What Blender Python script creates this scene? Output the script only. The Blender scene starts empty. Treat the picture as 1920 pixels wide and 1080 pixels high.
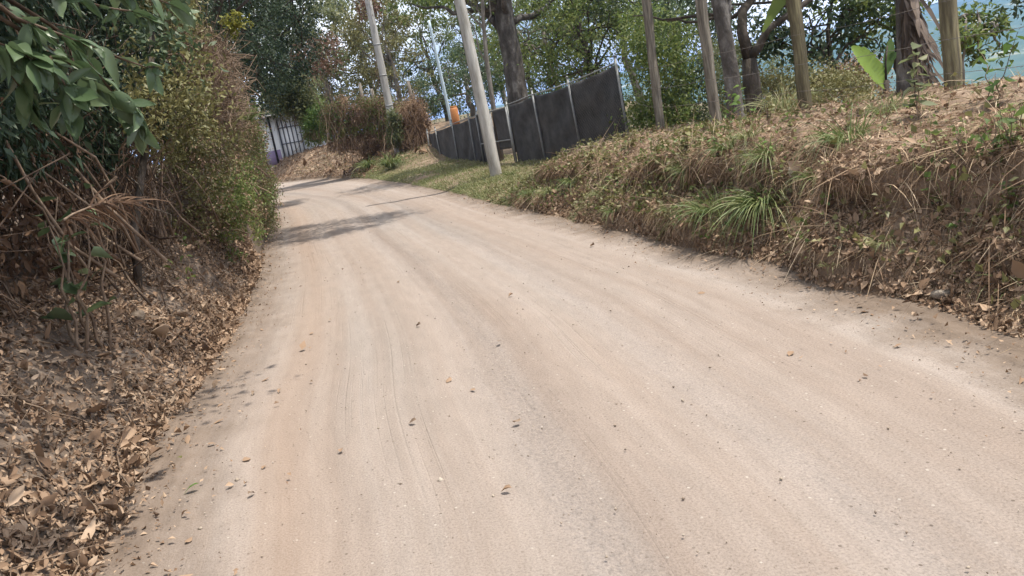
import bpy, math
import numpy as np
from mathutils import Matrix, Vector

# ------------------------------------------------------------------ camera, sky, sun, exposure
scn = bpy.context.scene
COL = scn.collection
F, PITCH, ROLL, EYE = 1450.0, math.radians(11.5), math.radians(10.5), 1.5
FW = np.array([0, math.cos(PITCH), -math.sin(PITCH)])
_r0 = np.array([1.0, 0, 0]); _u0 = np.cross(_r0, FW)
RT = _r0 * math.cos(ROLL) - _u0 * math.sin(ROLL)
UP = _u0 * math.cos(ROLL) + _r0 * math.sin(ROLL)
HAZE = 0.00016
EYEP = np.array([0, 0, EYE])

cam_data = bpy.data.cameras.new("camera")
cam = bpy.data.objects.new("camera", cam_data); COL.objects.link(cam)
cam_data.sensor_fit = 'HORIZONTAL'; cam_data.sensor_width = 36.0
cam_data.lens = F / 1920 * 36.0
cam_data.clip_start = 0.05; cam_data.clip_end = 30000
cam.matrix_world = Matrix(((RT[0], UP[0], -FW[0], 0), (RT[1], UP[1], -FW[1], 0), (RT[2], UP[2], -FW[2], EYE), (0, 0, 0, 1)))
scn.camera = cam

SUN_EL, SUN_AZ = math.radians(70), math.radians(99)      # azimuth from +Y towards +X
SUN_DIR = np.array([math.cos(SUN_EL) * math.sin(SUN_AZ), math.cos(SUN_EL) * math.cos(SUN_AZ), math.sin(SUN_EL)])
sun_data = bpy.data.lights.new("sun", 'SUN'); sun_data.energy = 5.0; sun_data.angle = math.radians(0.6)
sun_data.color = (1.0, 0.94, 0.83)
sun = bpy.data.objects.new("sun", sun_data); COL.objects.link(sun)
sun.rotation_euler = Vector(SUN_DIR).to_track_quat('Z', 'Y').to_euler(); sun.location = (20, 5, 40)

world = bpy.data.worlds.new("World"); scn.world = world; world.use_nodes = True
wn, wl = world.node_tree.nodes, world.node_tree.links
wn.clear()
sky = wn.new('ShaderNodeTexSky'); sky.sky_type = 'NISHITA'; sky.sun_disc = False
sky.sun_elevation = SUN_EL; sky.sun_rotation = SUN_AZ; sky.air_density = 1.2; sky.dust_density = 2.0
wtc = wn.new('ShaderNodeTexCoord'); wmap = wn.new('ShaderNodeMapping'); wmap.inputs['Scale'].default_value = (1, 1, 2.4)
wnoise = wn.new('ShaderNodeTexNoise'); wnoise.inputs['Scale'].default_value = 2.3; wnoise.inputs['Detail'].default_value = 7
wramp = wn.new('ShaderNodeValToRGB'); wramp.color_ramp.elements[0].position = 0.37; wramp.color_ramp.elements[1].position = 0.53
wmix = wn.new('ShaderNodeMix'); wmix.data_type = 'RGBA'; wmix.inputs['B'].default_value = (13.5, 13.8, 14.0, 1)
wbg = wn.new('ShaderNodeBackground'); wbg.inputs['Strength'].default_value = 0.108
wout = wn.new('ShaderNodeOutputWorld')
wl.new(wtc.outputs['Generated'], wmap.inputs['Vector']); wl.new(wmap.outputs['Vector'], wnoise.inputs['Vector'])
wl.new(wnoise.outputs['Fac'], wramp.inputs['Fac']); wl.new(wramp.outputs['Color'], wmix.inputs['Factor'])
wl.new(sky.outputs['Color'], wmix.inputs['A']); wl.new(wmix.outputs['Result'], wbg.inputs['Color'])
wl.new(wbg.outputs['Background'], wout.inputs['Surface'])

scn.view_settings.view_transform = 'Standard'; scn.view_settings.look = 'None'
scn.view_settings.exposure = 0.55; scn.view_settings.gamma = 1.0
scn.render.engine = 'CYCLES'
scn.cycles.max_bounces = 6; scn.cycles.transparent_max_bounces = 8
scn.cycles.volume_bounces = 0

# ------------------------------------------------------------------ helpers
def at(px, py, Y):
    d = FW * F + RT * (px - 960) - UP * (py - 540)
    return EYEP + d / d[1] * Y

def rng(s): return np.random.default_rng(s)

def _hash(ix, iy, iz):
    n = (ix * 374761393 + iy * 668265263 + iz * 2147483647 * 31 + 1013904223) & 0xFFFFFFFF
    n = ((n ^ (n >> 13)) * 1274126177) & 0xFFFFFFFF
    n = ((n ^ (n >> 16)) * 2246822519) & 0xFFFFFFFF
    return (n & 0xFFFF) / 65535.0
def vnoise(p, scale=1.0):
    """value noise in 0..1 at points p (N,3)"""
    q = np.asarray(p, float) * scale + 1000.0
    i = np.floor(q).astype(np.int64); f = q - i; f = f * f * (3 - 2 * f)
    out = 0
    for dx in (0, 1):
        for dy in (0, 1):
            for dz in (0, 1):
                w = (f[..., 0] if dx else 1 - f[..., 0]) * (f[..., 1] if dy else 1 - f[..., 1]) * (f[..., 2] if dz else 1 - f[..., 2])
                out = out + w * _hash(i[..., 0] + dx, i[..., 1] + dy, i[..., 2] + dz)
    return out
def fnoise(p, scale=1.0, oct=4):
    a, s, t = 1.0, 0.0, 0.0
    for k in range(oct):
        s = s + a * (vnoise(np.asarray(p) + 17.3 * k, scale * 2 ** k) - 0.5); t += a; a *= 0.5
    return s / t * 2
def sstep(a, b, x):
    t = np.clip((np.asarray(x, float) - a) / (b - a), 0, 1); return t * t * (3 - 2 * t)
def unit(v):
    v = np.asarray(v, float); return v / np.maximum(np.linalg.norm(v, axis=-1, keepdims=True), 1e-9)

class MB:
    """collects vertices and faces; build() links ONE mesh object"""
    def __init__(s): s.v = []; s.f = []; s.n = 0; s.uv = None
    def add(s, v, f):
        v = np.asarray(v, float).reshape(-1, 3); s.v.append(v)
        f = np.asarray(f, np.int64)
        if f.size: s.f.append(f + s.n)
        s.n += len(v)
    def box(s, c, size, ax=None):
        c = np.asarray(c, float); h = np.asarray(size, float) / 2
        k = np.array([[x, y, z] for x in (-1, 1) for y in (-1, 1) for z in (-1, 1)], float) * h
        if ax is not None: k = k @ np.asarray(ax, float)
        s.add(c + k, [[0, 1, 3, 2], [4, 6, 7, 5], [0, 4, 5, 1], [2, 3, 7, 6], [0, 2, 6, 4], [1, 5, 7, 3]])
    def tube(s, pts, rad, sides=6, wob=0.0, seed=0):
        pts = np.asarray(pts, float); n = len(pts); rad = np.broadcast_to(np.asarray(rad, float), (n,))
        t = unit(np.gradient(pts, axis=0))
        ref = np.array([0, 0, 1.0]) if abs(t[0][2]) < 0.8 else np.array([1.0, 0, 0])
        a = unit(np.cross(t, ref)); b = np.cross(t, a)
        ang = np.arange(sides) / sides * 2 * math.pi
        rr = rad[:, None] * (1 + (wob * (rng(seed).random((n, sides)) - 0.5) if wob else np.zeros((n, sides))))
        v = pts[:, None, :] + (a[:, None, :] * np.cos(ang)[None, :, None] + b[:, None, :] * np.sin(ang)[None, :, None]) * rr[..., None]
        i = np.arange(n - 1)[:, None] * sides; j = np.arange(sides)[None, :]; k = (j + 1) % sides
        f = np.stack([i + j, i + k, i + sides + k, i + sides + j], -1).reshape(-1, 4)
        s.add(v, f)
        if sides > 3:
            base = s.n - n * sides
            s.f.append((np.array([[0, q + 1, q] for q in range(1, sides - 1)]) + base))
            s.f.append((np.array([[0, q, q + 1] for q in range(1, sides - 1)]) + base + (n - 1) * sides))
    def build(s, name, mat, parent=None, smooth=False):
        me = bpy.data.meshes.new(name)
        v = np.concatenate(s.v) if s.v else np.zeros((0, 3))
        tot = np.concatenate([np.full(len(f), f.shape[1]) for f in s.f]) if s.f else np.zeros(0, int)
        loops = np.concatenate([f.ravel() for f in s.f]) if s.f else np.zeros(0, int)
        me.vertices.add(len(v)); me.vertices.foreach_set('co', v.astype(np.float32).ravel())
        me.loops.add(len(loops)); me.loops.foreach_set('vertex_index', loops.astype(np.int32))
        me.polygons.add(len(tot)); st = np.concatenate([[0], np.cumsum(tot)[:-1]]) if len(tot) else tot
        me.polygons.foreach_set('loop_start', st.astype(np.int32))
        if s.uv is not None:
            ul = me.uv_layers.new(name='uv'); ul.data.foreach_set('uv', np.asarray(s.uv, np.float32)[loops].ravel())
        me.update(calc_edges=True)
        if smooth: me.polygons.foreach_set('use_smooth', np.ones(len(tot), bool))
        me.materials.append(mat)
        o = bpy.data.objects.new(name, me); COL.objects.link(o)
        if parent is not None:
            o.parent = parent
            w = Vector((0, 0, 0)); q = parent
            while q is not None: w += q.location; q = q.parent
            o.location = -w
        return o

def tag(o, label=None, cat=None, group=None, kind=None):
    if label: o['label'] = label
    if cat: o['category'] = cat
    if group: o['group'] = group
    if kind: o['kind'] = kind
    return o
def thing(name, loc, label, cat, group=None):
    o = bpy.data.objects.new(name, None); COL.objects.link(o); o.location = Vector([float(c) for c in loc]); o.empty_display_size = 0.2
    return tag(o, label, cat, group)

LEAF_FINE = (np.array([(0, 0, 0), (-.2, .26, .05), (0, .3, 0), (.2, .26, .05), (-.21, .58, .04), (0, .62, -.01), (.21, .58, .04), (0, 1, -.06)]),
             np.array([(0, 2, 1), (0, 3, 2), (1, 2, 5), (1, 5, 4), (2, 3, 6), (2, 6, 5), (4, 5, 7), (5, 6, 7)]))
LEAF_MID = (np.array([(0, 0, 0), (-.24, .45, .07), (.24, .45, .07), (0, 1, 0)]), np.array([(0, 3, 1), (0, 2, 3)]))
def _broad():
    s = np.linspace(0, 1, 9); v = []; f = []
    for i, t in enumerate(s):
        w = .23 * math.sin(math.pi * min(1, t * .97 + .03) ** .85) ** .8 if 0 < t < 1 else .004
        for j, c in enumerate((-1, -.55, 0, .55, 1)):
            v.append((c * w, t, .035 * (abs(c) ** 1.2) * (1 if t < .9 else .4) + .10 * t * (1 - t) * 1.6 - .14 * t * t + .012 * math.sin(t * 38) * abs(c)))
    for i in range(8):
        for j in range(4):
            a = i * 5 + j; f += [(a, a + 1, a + 6), (a, a + 6, a + 5)]
    return np.array(v), np.array(f)
LEAF_BROAD = _broad()
LEAF_NARROW = (np.array([(0, 0, 0), (-.11, .4, .04), (.11, .4, .04), (0, 1, -.08)]), np.array([(0, 3, 1), (0, 2, 3)]))
def leaves(mb, pos, d, n, size, tmpl=LEAF_MID, curl=0.25, seed=0, wide=1.0):
    N = len(pos)
    if N == 0: return
    r = rng(seed + 991)
    d = unit(d); x = unit(np.cross(d, n)); z = np.cross(x, d)
    T, Fc = tmpl; k = len(T)
    size = np.broadcast_to(np.asarray(size, float), (N,))
    c1 = r.normal(0, curl, N); c2 = r.normal(0.15, curl * 2, N); w = wide * r.uniform(0.75, 1.25, N)
    tx = T[None, :, 0] * w[:, None]; ty = np.repeat(T[None, :, 1], N, 0)
    tz = T[None, :, 2] + c1[:, None] * ty ** 2 + c2[:, None] * tx ** 2 * 3
    P = pos[:, None, :] + size[:, None, None] * (tx[..., None] * x[:, None] + ty[..., None] * d[:, None] + tz[..., None] * z[:, None])
    f = (Fc[None] + (np.arange(N) * k)[:, None, None]).reshape(-1, 3)
    mb.add(P.reshape(-1, 3), f)
def blades(mb, pos, d, L, W, droop, seg=4, seed=0):
    N = len(pos); r = rng(seed + 77)
    d = unit(d); side = unit(np.cross(d, unit(r.normal(0, 1, (N, 3)) + np.array([0, 0, .3]))))
    L = np.broadcast_to(np.asarray(L, float), (N,)); W = np.broadcast_to(np.asarray(W, float), (N,)); droop = np.broadcast_to(np.asarray(droop, float), (N,))
    s = np.linspace(0, 1, seg + 1)
    c = pos[:, None] + d[:, None] * (L[:, None] * s)[..., None] + np.array([0, 0, -1.0]) * (droop[:, None] * L[:, None] * s ** 2)[..., None]
    wd = W[:, None] * (1 - 0.85 * s ** 1.6) * 0.5
    P = np.stack([c - side[:, None] * wd[..., None], c + side[:, None] * wd[..., None]], 2)   # N,seg+1,2,3
    k = (seg + 1) * 2
    q = np.array([[2 * i, 2 * i + 1, 2 * i + 3, 2 * i + 2] for i in range(seg)])
    mb.add(P.reshape(-1, 3), (q[None] + (np.arange(N) * k)[:, None, None]).reshape(-1, 4))
def curve(a, b, n=6, sag=0.0, wig=0.05, seed=0):
    a = np.asarray(a, float); b = np.asarray(b, float); r = rng(seed)
    s = np.linspace(0, 1, n)[:, None]; L = np.linalg.norm(b - a)
    p = a + (b - a) * s + np.array([0, 0, 1.0]) * sag * L * 4 * s * (1 - s)
    p[1:-1] += r.normal(0, wig * L, (n - 2, 3)) * np.array([1, 1, .5])
    return p

# ------------------------------------------------------------------ materials
def new_mat(name):
    m = bpy.data.materials.new(name); m.use_nodes = True; nt = m.node_tree; nt.nodes.clear()
    out = nt.nodes.new('ShaderNodeOutputMaterial'); return m, nt.nodes, nt.links, out
def ramp(nodes, cols, pos=None):
    r = nodes.new('ShaderNodeValToRGB'); e = r.color_ramp.elements
    pos = pos or [i / (len(cols) - 1) for i in range(len(cols))]
    while len(e) < len(cols): e.new(0.5)
    for i, (c, p) in enumerate(zip(cols, pos)): e[i].position = p; e[i].color = (*c, 1)
    return r
def leaf_mat(name, cols, trans=0.3, rough=0.5, spec=0.35, clump=0.9, clump_amt=0.35):
    """colour differs from leaf to leaf and, more slowly, from clump to clump"""
    m, N, L, out = new_mat(name)
    geo = N.new('ShaderNodeNewGeometry'); tc = N.new('ShaderNodeTexCoord')
    nz = N.new('ShaderNodeTexNoise'); nz.inputs['Scale'].default_value = clump; nz.inputs['Detail'].default_value = 3
    L.new(tc.outputs['Object'], nz.inputs['Vector'])
    mx = N.new('ShaderNodeMath'); mx.operation = 'MULTIPLY_ADD'; mx.inputs[1].default_value = 1 - clump_amt; 
    ms = N.new('ShaderNodeMath'); ms.operation = 'MULTIPLY_ADD'; ms.inputs[1].default_value = clump_amt * 2.2; ms.inputs[2].default_value = -clump_amt * 0.6
    L.new(nz.outputs['Fac'], ms.inputs[0]); L.new(geo.outputs['Random Per Island'], mx.inputs[0]); L.new(ms.outputs[0], mx.inputs[2])
    r = ramp(N, cols); L.new(mx.outputs[0], r.inputs['Fac'])
    p = N.new('ShaderNodeBsdfPrincipled'); p.inputs['Roughness'].default_value = rough; p.inputs['Specular IOR Level'].default_value = spec
    L.new(r.outputs['Color'], p.inputs['Base Color'])
    if trans > 0:
        t = N.new('ShaderNodeBsdfTranslucent'); L.new(r.outputs['Color'], t.inputs['Color'])
        mi = N.new('ShaderNodeMixShader'); mi.inputs['Fac'].default_value = trans
        L.new(p.outputs[0], mi.inputs[1]); L.new(t.outputs[0], mi.inputs[2]); L.new(mi.outputs[0], out.inputs['Surface'])
    else: L.new(p.outputs[0], out.inputs['Surface'])
    return m
def rough_mat(name, cols, scale=6, stretch=(1, 1, 1), rough=0.9, bump=0.4, bscale=30, detail=6, pos=None, metal=0.0, spec=0.2):
    m, N, L, out = new_mat(name)
    tc = N.new('ShaderNodeTexCoord'); mp = N.new('ShaderNodeMapping'); mp.inputs['Scale'].default_value = stretch
    L.new(tc.outputs['Object'], mp.inputs['Vector'])
    a = N.new('ShaderNodeTexNoise'); a.inputs['Scale'].default_value = scale; a.inputs['Detail'].default_value = detail; a.inputs['Roughness'].default_value = 0.65
    b = N.new('ShaderNodeTexNoise'); b.inputs['Scale'].default_value = bscale; b.inputs['Detail'].default_value = 5
    L.new(mp.outputs[0], a.inputs['Vector']); L.new(mp.outputs[0], b.inputs['Vector'])
    r = ramp(N, cols, pos or [0.3 + 0.4 * i / (len(cols) - 1) for i in range(len(cols))]); L.new(a.outputs['Fac'], r.inputs['Fac'])
    p = N.new('ShaderNodeBsdfPrincipled'); p.inputs['Roughness'].default_value = rough; p.inputs['Metallic'].default_value = metal
    p.inputs['Specular IOR Level'].default_value = spec
    L.new(r.outputs['Color'], p.inputs['Base Color'])
    bm = N.new('ShaderNodeBump'); bm.inputs['Strength'].default_value = bump; bm.inputs['Distance'].default_value = 0.03
    L.new(b.outputs['Fac'], bm.inputs['Height']); L.new(bm.outputs[0], p.inputs['Normal']); L.new(p.outputs[0], out.inputs['Surface'])
    return m

def road_mat():
    m, N, L, out = new_mat('dusty_road')
    uv = N.new('ShaderNodeUVMap'); uv.uv_map = 'uv'
    def noise(scale, sx, sy, detail=5, rough=0.6):
        mp = N.new('ShaderNodeMapping'); mp.inputs['Scale'].default_value = (sx, sy, 1); L.new(uv.outputs[0], mp.inputs['Vector'])
        n = N.new('ShaderNodeTexNoise'); n.inputs['Scale'].default_value = scale; n.inputs['Detail'].default_value = detail; n.inputs['Roughness'].default_value = rough
        L.new(mp.outputs[0], n.inputs['Vector']); return n
    def mix(f, a, b, blend='MIX'):
        x = N.new('ShaderNodeMix'); x.data_type = 'RGBA'; x.blend_type = blend
        for sock, val in ((x.inputs['Factor'], f), (x.inputs['A'], a), (x.inputs['B'], b)):
            if isinstance(val, (int, float)): sock.default_value = val
            elif isinstance(val, tuple): sock.default_value = (*val, 1)
            else: L.new(val, sock)
        return x.outputs['Result']
    def math_(op, a, b=None, c=None):
        x = N.new('ShaderNodeMath'); x.operation = op
        for i, val in enumerate((a, b, c)):
            if val is None: continue
            if isinstance(val, (int, float)): x.inputs[i].default_value = val
            else: L.new(val, x.inputs[i])
        return x.outputs[0]
    streak = noise(1.0, 2.6, 0.035, 5); patch = noise(0.7, 1, 0.12, 6); fine = noise(85, 1, 1, 6, 0.8); fine2 = noise(9, 1, .22, 7, .7)
    groove = noise(1.0, 30, 0.14, 2); gm = noise(0.9, 1.6, 0.22, 3)
    c1 = ramp(N, [(.212, .166, .138), (.252, .208, .180), (.29, .25, .225)], [.38, .5, .62]); L.new(streak.outputs['Fac'], c1.inputs['Fac'])
    c2 = ramp(N, [(.254, .202, .170), (.264, .221, .194), (.238, .212, .193)], [.36, .5, .62]); L.new(patch.outputs['Fac'], c2.inputs['Fac'])
    col = mix(0.42, c1.outputs['Color'], c2.outputs['Color'])
    sp = ramp(N, [(.55, .53, .51), (.98, .98, .98), (1.25, 1.25, 1.25)], [.3, .5, .72]); L.new(fine.outputs['Fac'], sp.inputs['Fac'])
    col = mix(1.0, col, sp.outputs['Color'], 'MULTIPLY')
    s2 = ramp(N, [(.93, .93, .93), (1.06, 1.06, 1.06)], [.35, .65]); L.new(fine2.outputs['Fac'], s2.inputs['Fac'])
    col = mix(1.0, col, s2.outputs['Color'], 'MULTIPLY')
    # pebbles pressed into the dust
    mpv = N.new('ShaderNodeMapping'); mpv.inputs['Scale'].default_value = (26, 26, 1); L.new(uv.outputs[0], mpv.inputs['Vector'])
    vor = N.new('ShaderNodeTexVoronoi'); vor.feature = 'F1'; vor.inputs['Scale'].default_value = 1.0; L.new(mpv.outputs[0], vor.inputs['Vector'])
    spot = math_('LESS_THAN', vor.outputs['Distance'], 0.17)
    sep = N.new('ShaderNodeSeparateColor'); L.new(vor.outputs['Color'], sep.inputs[0])
    pick = math_('MULTIPLY', spot, math_('GREATER_THAN', sep.outputs[0], 0.66))
    pc = ramp(N, [(.09, .07, .058), (.20, .165, .14), (.40, .36, .32)], [.1, .5, .9]); L.new(sep.outputs[1], pc.inputs['Fac'])
    col = mix(math_('MULTIPLY', pick, 0.75), col, pc.outputs['Color'])
    # grey gravelly wheel bands
    sepu = N.new('ShaderNodeSeparateXYZ'); L.new(uv.outputs[0], sepu.inputs[0])
    band = ramp(N, [(0, 0, 0), (0, 0, 0), (1, 1, 1), (0.1, .1, .1), (0, 0, 0), (.7, .7, .7), (0, 0, 0)], [0, .40, .47, .53, .62, .68, .78])
    wob = noise(0.35, 1, 1, 2); un = math_('ADD', math_('DIVIDE', sepu.outputs[0], 4.8), math_('MULTIPLY', math_('SUBTRACT', wob.outputs['Fac'], .5), .10))
    L.new(un, band.inputs['Fac'])
    bsep = N.new('ShaderNodeSeparateColor'); L.new(band.outputs['Color'], bsep.inputs[0])
    grav = noise(32, 1, 1, 4, .8)
    gr = ramp(N, [(.55, .57, .60), (.86, .87, .89), (1.02, 1.02, 1.02)], [.32, .5, .66]); L.new(grav.outputs['Fac'], gr.inputs['Fac'])
    col = mix(math_('MULTIPLY', bsep.outputs[0], math_('MULTIPLY', patch.outputs['Fac'], 1.7)), col, mix(1.0, col, gr.outputs['Color'], 'MULTIPLY'))
    # orange dust line near the left edge
    org = ramp(N, [(0, 0, 0), (1, 1, 1), (0, 0, 0)], [.10, .17, .25]); L.new(un, org.inputs['Fac'])
    osep = N.new('ShaderNodeSeparateColor'); L.new(org.outputs['Color'], osep.inputs[0])
    col = mix(math_('MULTIPLY', osep.outputs[0], .22), col, (.27, .175, .115))
    # loose bank soil spilling on to both edges
    ed = ramp(N, [(1, 1, 1), (0, 0, 0), (0, 0, 0), (1, 1, 1)], [.0, .13, .90, .995]); edn = noise(1.6, 1, 1, 6, .7)
    L.new(math_('ADD', math_('DIVIDE', sepu.outputs[0], 4.8), math_('MULTIPLY', math_('SUBTRACT', edn.outputs['Fac'], .5), .22)), ed.inputs['Fac'])
    es = N.new('ShaderNodeSeparateColor'); L.new(ed.outputs['Color'], es.inputs[0])
    ec = ramp(N, [(.085, .06, .043), (.16, .118, .088)], [.35, .65]); L.new(fine2.outputs['Fac'], ec.inputs['Fac'])
    col = mix(math_('MULTIPLY', es.outputs[0], .8), col, ec.outputs['Color'])
    p = N.new('ShaderNodeBsdfPrincipled'); p.inputs['Roughness'].default_value = 0.95; p.inputs['Specular IOR Level'].default_value = 0.1
    L.new(col, p.inputs['Base Color'])
    gmask = ramp(N, [(0, 0, 0), (1, 1, 1)], [.5, .62]); L.new(gm.outputs['Fac'], gmask.inputs['Fac'])
    gsep = N.new('ShaderNodeSeparateColor'); L.new(gmask.outputs['Color'], gsep.inputs[0])
    gl = ramp(N, [(0, 0, 0), (1, 1, 1)], [.36, .46]); L.new(groove.outputs['Fac'], gl.inputs['Fac'])
    glsep = N.new('ShaderNodeSeparateColor'); L.new(gl.outputs['Color'], glsep.inputs[0])
    h = math_('ADD', math_('MULTIPLY', math_('MULTIPLY', glsep.outputs[0], gsep.outputs[0]), 0.22), math_('MULTIPLY', fine.outputs['Fac'], .3))
    h = math_('ADD', h, math_('MULTIPLY', grav.outputs['Fac'], math_('MULTIPLY_ADD', bsep.outputs[0], .6, .2)))
    h = math_('ADD', h, math_('MULTIPLY', pick, .35))
    tr = math_('SINE', math_('ADD', math_('MULTIPLY', sepu.outputs[1], 75.0), math_('MULTIPLY', math_('SINE', math_('MULTIPLY', sepu.outputs[0], 60.0)), 1.6)))
    h = math_('ADD', h, math_('MULTIPLY', math_('MULTIPLY', tr, bsep.outputs[0]), math_('MULTIPLY', gsep.outputs[0], .16)))
    bm = N.new('ShaderNodeBump'); bm.inputs['Strength'].default_value = 0.75; bm.inputs['Distance'].default_value = 0.02
    L.new(h, bm.inputs['Height']); L.new(bm.outputs[0], p.inputs['Normal']); L.new(p.outputs[0], out.inputs['Surface'])
    return m

M = {}
M['road'] = road_mat()
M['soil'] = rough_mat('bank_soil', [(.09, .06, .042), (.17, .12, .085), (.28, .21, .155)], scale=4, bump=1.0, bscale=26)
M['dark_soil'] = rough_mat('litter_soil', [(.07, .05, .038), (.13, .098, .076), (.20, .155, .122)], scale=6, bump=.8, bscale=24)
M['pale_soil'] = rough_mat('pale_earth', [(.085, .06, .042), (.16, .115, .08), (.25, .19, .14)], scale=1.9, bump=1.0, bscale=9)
M['ground'] = rough_mat('ground_soil', [(.06, .055, .03), (.10, .085, .05), (.15, .115, .075)], scale=.7, bump=.5, bscale=6)
M['mountain'] = rough_mat('mountain_slope', [(.03, .06, .03), (.05, .085, .035), (.07, .10, .045), (.34, .32, .20)], scale=.006, bump=.6, bscale=.03, detail=8, pos=[.3, .48, .58, .68])
M['bark_grey'] = rough_mat('bark_grey', [(.07, .06, .05), (.16, .14, .12), (.27, .25, .22)], scale=5, stretch=(1, 1, .3), bump=.8, bscale=18)
M['bark_mottled'] = rough_mat('bark_mottled', [(.04, .035, .03), (.085, .075, .068), (.22, .205, .19)], scale=4, stretch=(1, 1, .6), bump=.8, bscale=20)
M['bark_dark'] = rough_mat('bark_dark', [(.028, .023, .018), (.06, .05, .04), (.12, .10, .085)], scale=7, stretch=(1, 1, .4), bump=.9, bscale=22)
M['twig'] = rough_mat('dry_twig', [(.09, .06, .042), (.17, .12, .085), (.26, .20, .15)], scale=9, bump=.2)
M['twig_dark'] = rough_mat('dark_twig', [(.045, .03, .022), (.09, .062, .045), (.17, .125, .09)], scale=9, bump=.2)
M['post_wood'] = rough_mat('weathered_post', [(.075, .064, .052), (.16, .14, .115), (.29, .26, .21)], scale=5, stretch=(6, 6, .5), bump=.6, bscale=12)
M['post_mossy'] = rough_mat('mossy_post', [(.05, .045, .03), (.13, .11, .07), (.27, .24, .14)], scale=3, stretch=(5, 5, .5), bump=.8, bscale=14)
M['pole_pale'] = rough_mat('pale_pole', [(.22, .20, .17), (.42, .40, .37), (.58, .56, .53)], scale=2.2, stretch=(3, 3, .5), bump=.25, bscale=14)
M['pole_grey'] = rough_mat('grey_pole', [(.22, .21, .195), (.35, .34, .325), (.46, .45, .435)], scale=3, stretch=(3, 3, .4), bump=.3, bscale=14)
M['galv'] = rough_mat('galvanised_pipe', [(.17, .175, .175), (.27, .275, .28)], scale=8, rough=.6, bump=.1, metal=.35, spec=.5)
M['steel_blue'] = rough_mat('painted_pole', [(.40, .50, .58), (.50, .60, .68)], scale=5, rough=.5, bump=.1)
M['cloth'] = rough_mat('shade_cloth', [(.052, .051, .054), (.076, .075, .078), (.105, .103, .106)], scale=3, bump=.25, bscale=60, rough=.9, spec=.12)
_nt = M['cloth'].node_tree; _o = [n for n in _nt.nodes if n.type == 'OUTPUT_MATERIAL'][0]; _p = [n for n in _nt.nodes if n.type == 'BSDF_PRINCIPLED'][0]
_t = _nt.nodes.new('ShaderNodeBsdfTransparent'); _x = _nt.nodes.new('ShaderNodeMixShader'); _x.inputs['Fac'].default_value = .10
_nt.links.new(_p.outputs[0], _x.inputs[1]); _nt.links.new(_t.outputs[0], _x.inputs[2]); _nt.links.new(_x.outputs[0], _o.inputs['Surface'])
M['wire'] = rough_mat('rusty_wire', [(.10, .085, .075), (.22, .20, .19)], scale=20, bump=.1, metal=.3)
M['rock'] = rough_mat('stone', [(.16, .13, .105), (.26, .22, .18), (.34, .29, .24)], scale=8, bump=.7)
M['rock_tan'] = rough_mat('dusty_stone', [(.10, .075, .056), (.18, .14, .105), (.25, .20, .16)], scale=9, bump=.8)
M['white_wall'] = rough_mat('white_wall', [(.66, .68, .72), (.76, .78, .80)], scale=2, bump=.1)
M['purple_wall'] = rough_mat('purple_band', [(.22, .17, .29), (.29, .24, .36)], scale=3, bump=.1)
M['tin'] = rough_mat('tin_roof', [(.28, .27, .26), (.42, .40, .38)], scale=2, rough=.5, bump=.1, metal=.3)
M['dark_gap'] = rough_mat('dark_opening', [(.02, .02, .022), (.03, .03, .033)], scale=3, bump=0)
M['bar_paint'] = rough_mat('bar_paint', [(.07, .075, .09), (.11, .115, .135)], scale=5, bump=.05)
M['orange'] = rough_mat('orange_plastic', [(.40, .16, .06), (.50, .22, .09)], scale=6, rough=.5, bump=.05)
M['leaf_broad'] = leaf_mat('broad_leaf', [(0.04, 0.07, 0.03), (0.08, 0.125, 0.055), (0.14, 0.18, 0.1)], rough=.4, spec=.5, trans=.28)
M['leaf_dark'] = leaf_mat('dark_leaf', [(0.035, 0.06, 0.03), (0.065, 0.1, 0.05), (0.115, 0.15, 0.075)], rough=.5, trans=0.33)
M['leaf_deep'] = leaf_mat('deep_green_leaf', [(.018, .034, .02), (.034, .058, .03), (.062, .09, .046)], rough=.5, trans=.25)
M['leaf_mid'] = leaf_mat('mid_leaf', [(0.058, 0.1, 0.028), (0.12, 0.165, 0.048), (0.225, 0.24, 0.075)], trans=0.5)
M['leaf_grey'] = leaf_mat('grey_green_leaf', [(0.08, 0.108, 0.05), (0.15, 0.17, 0.08), (0.255, 0.255, 0.135)], trans=0.5)
M['leaf_olive'] = leaf_mat('olive_leaf', [(0.085, 0.085, 0.034), (0.15, 0.145, 0.055), (0.24, 0.215, 0.095)], trans=.3)
M['leaf_bright'] = leaf_mat('bright_leaf', [(.06, .12, .03), (.10, .17, .045), (.16, .23, .06)], trans=.35)
M['leaf_yellow'] = leaf_mat('yellow_leaf', [(.13, .15, .03), (.22, .22, .04), (.28, .26, .07)], trans=.35)
M['leaf_red'] = leaf_mat('reddish_leaf', [(0.09, 0.05, 0.036), (0.15, 0.085, 0.06), (0.21, 0.13, 0.09)], trans=.3)
M['leaf_dry'] = leaf_mat('dry_leaf', [(0.06, 0.037, 0.025), (0.175, 0.112, 0.073), (0.305, 0.21, 0.143), (0.47, 0.36, 0.265)], trans=.12, rough=.75, spec=.15, clump=1.6, clump_amt=.3)
M['leaf_rust'] = leaf_mat('rusty_dry_leaf', [(0.075, 0.045, 0.03), (0.14, 0.085, 0.055), (0.24, 0.155, 0.1)], trans=.2, rough=.7, spec=.15)
M['straw'] = leaf_mat('straw', [(0.075, 0.047, 0.032), (0.22, 0.145, 0.095), (0.42, 0.31, 0.205), (0.64, 0.54, 0.4)], trans=.15, rough=.7, spec=.15, clump=1.3, clump_amt=.35)
M['strand'] = leaf_mat('dry_strand', [(.09, .055, .038), (.19, .12, .08), (.32, .22, .15), (.42, .32, .22)], trans=.15, rough=.8, spec=.1, clump_amt=.4)
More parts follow.
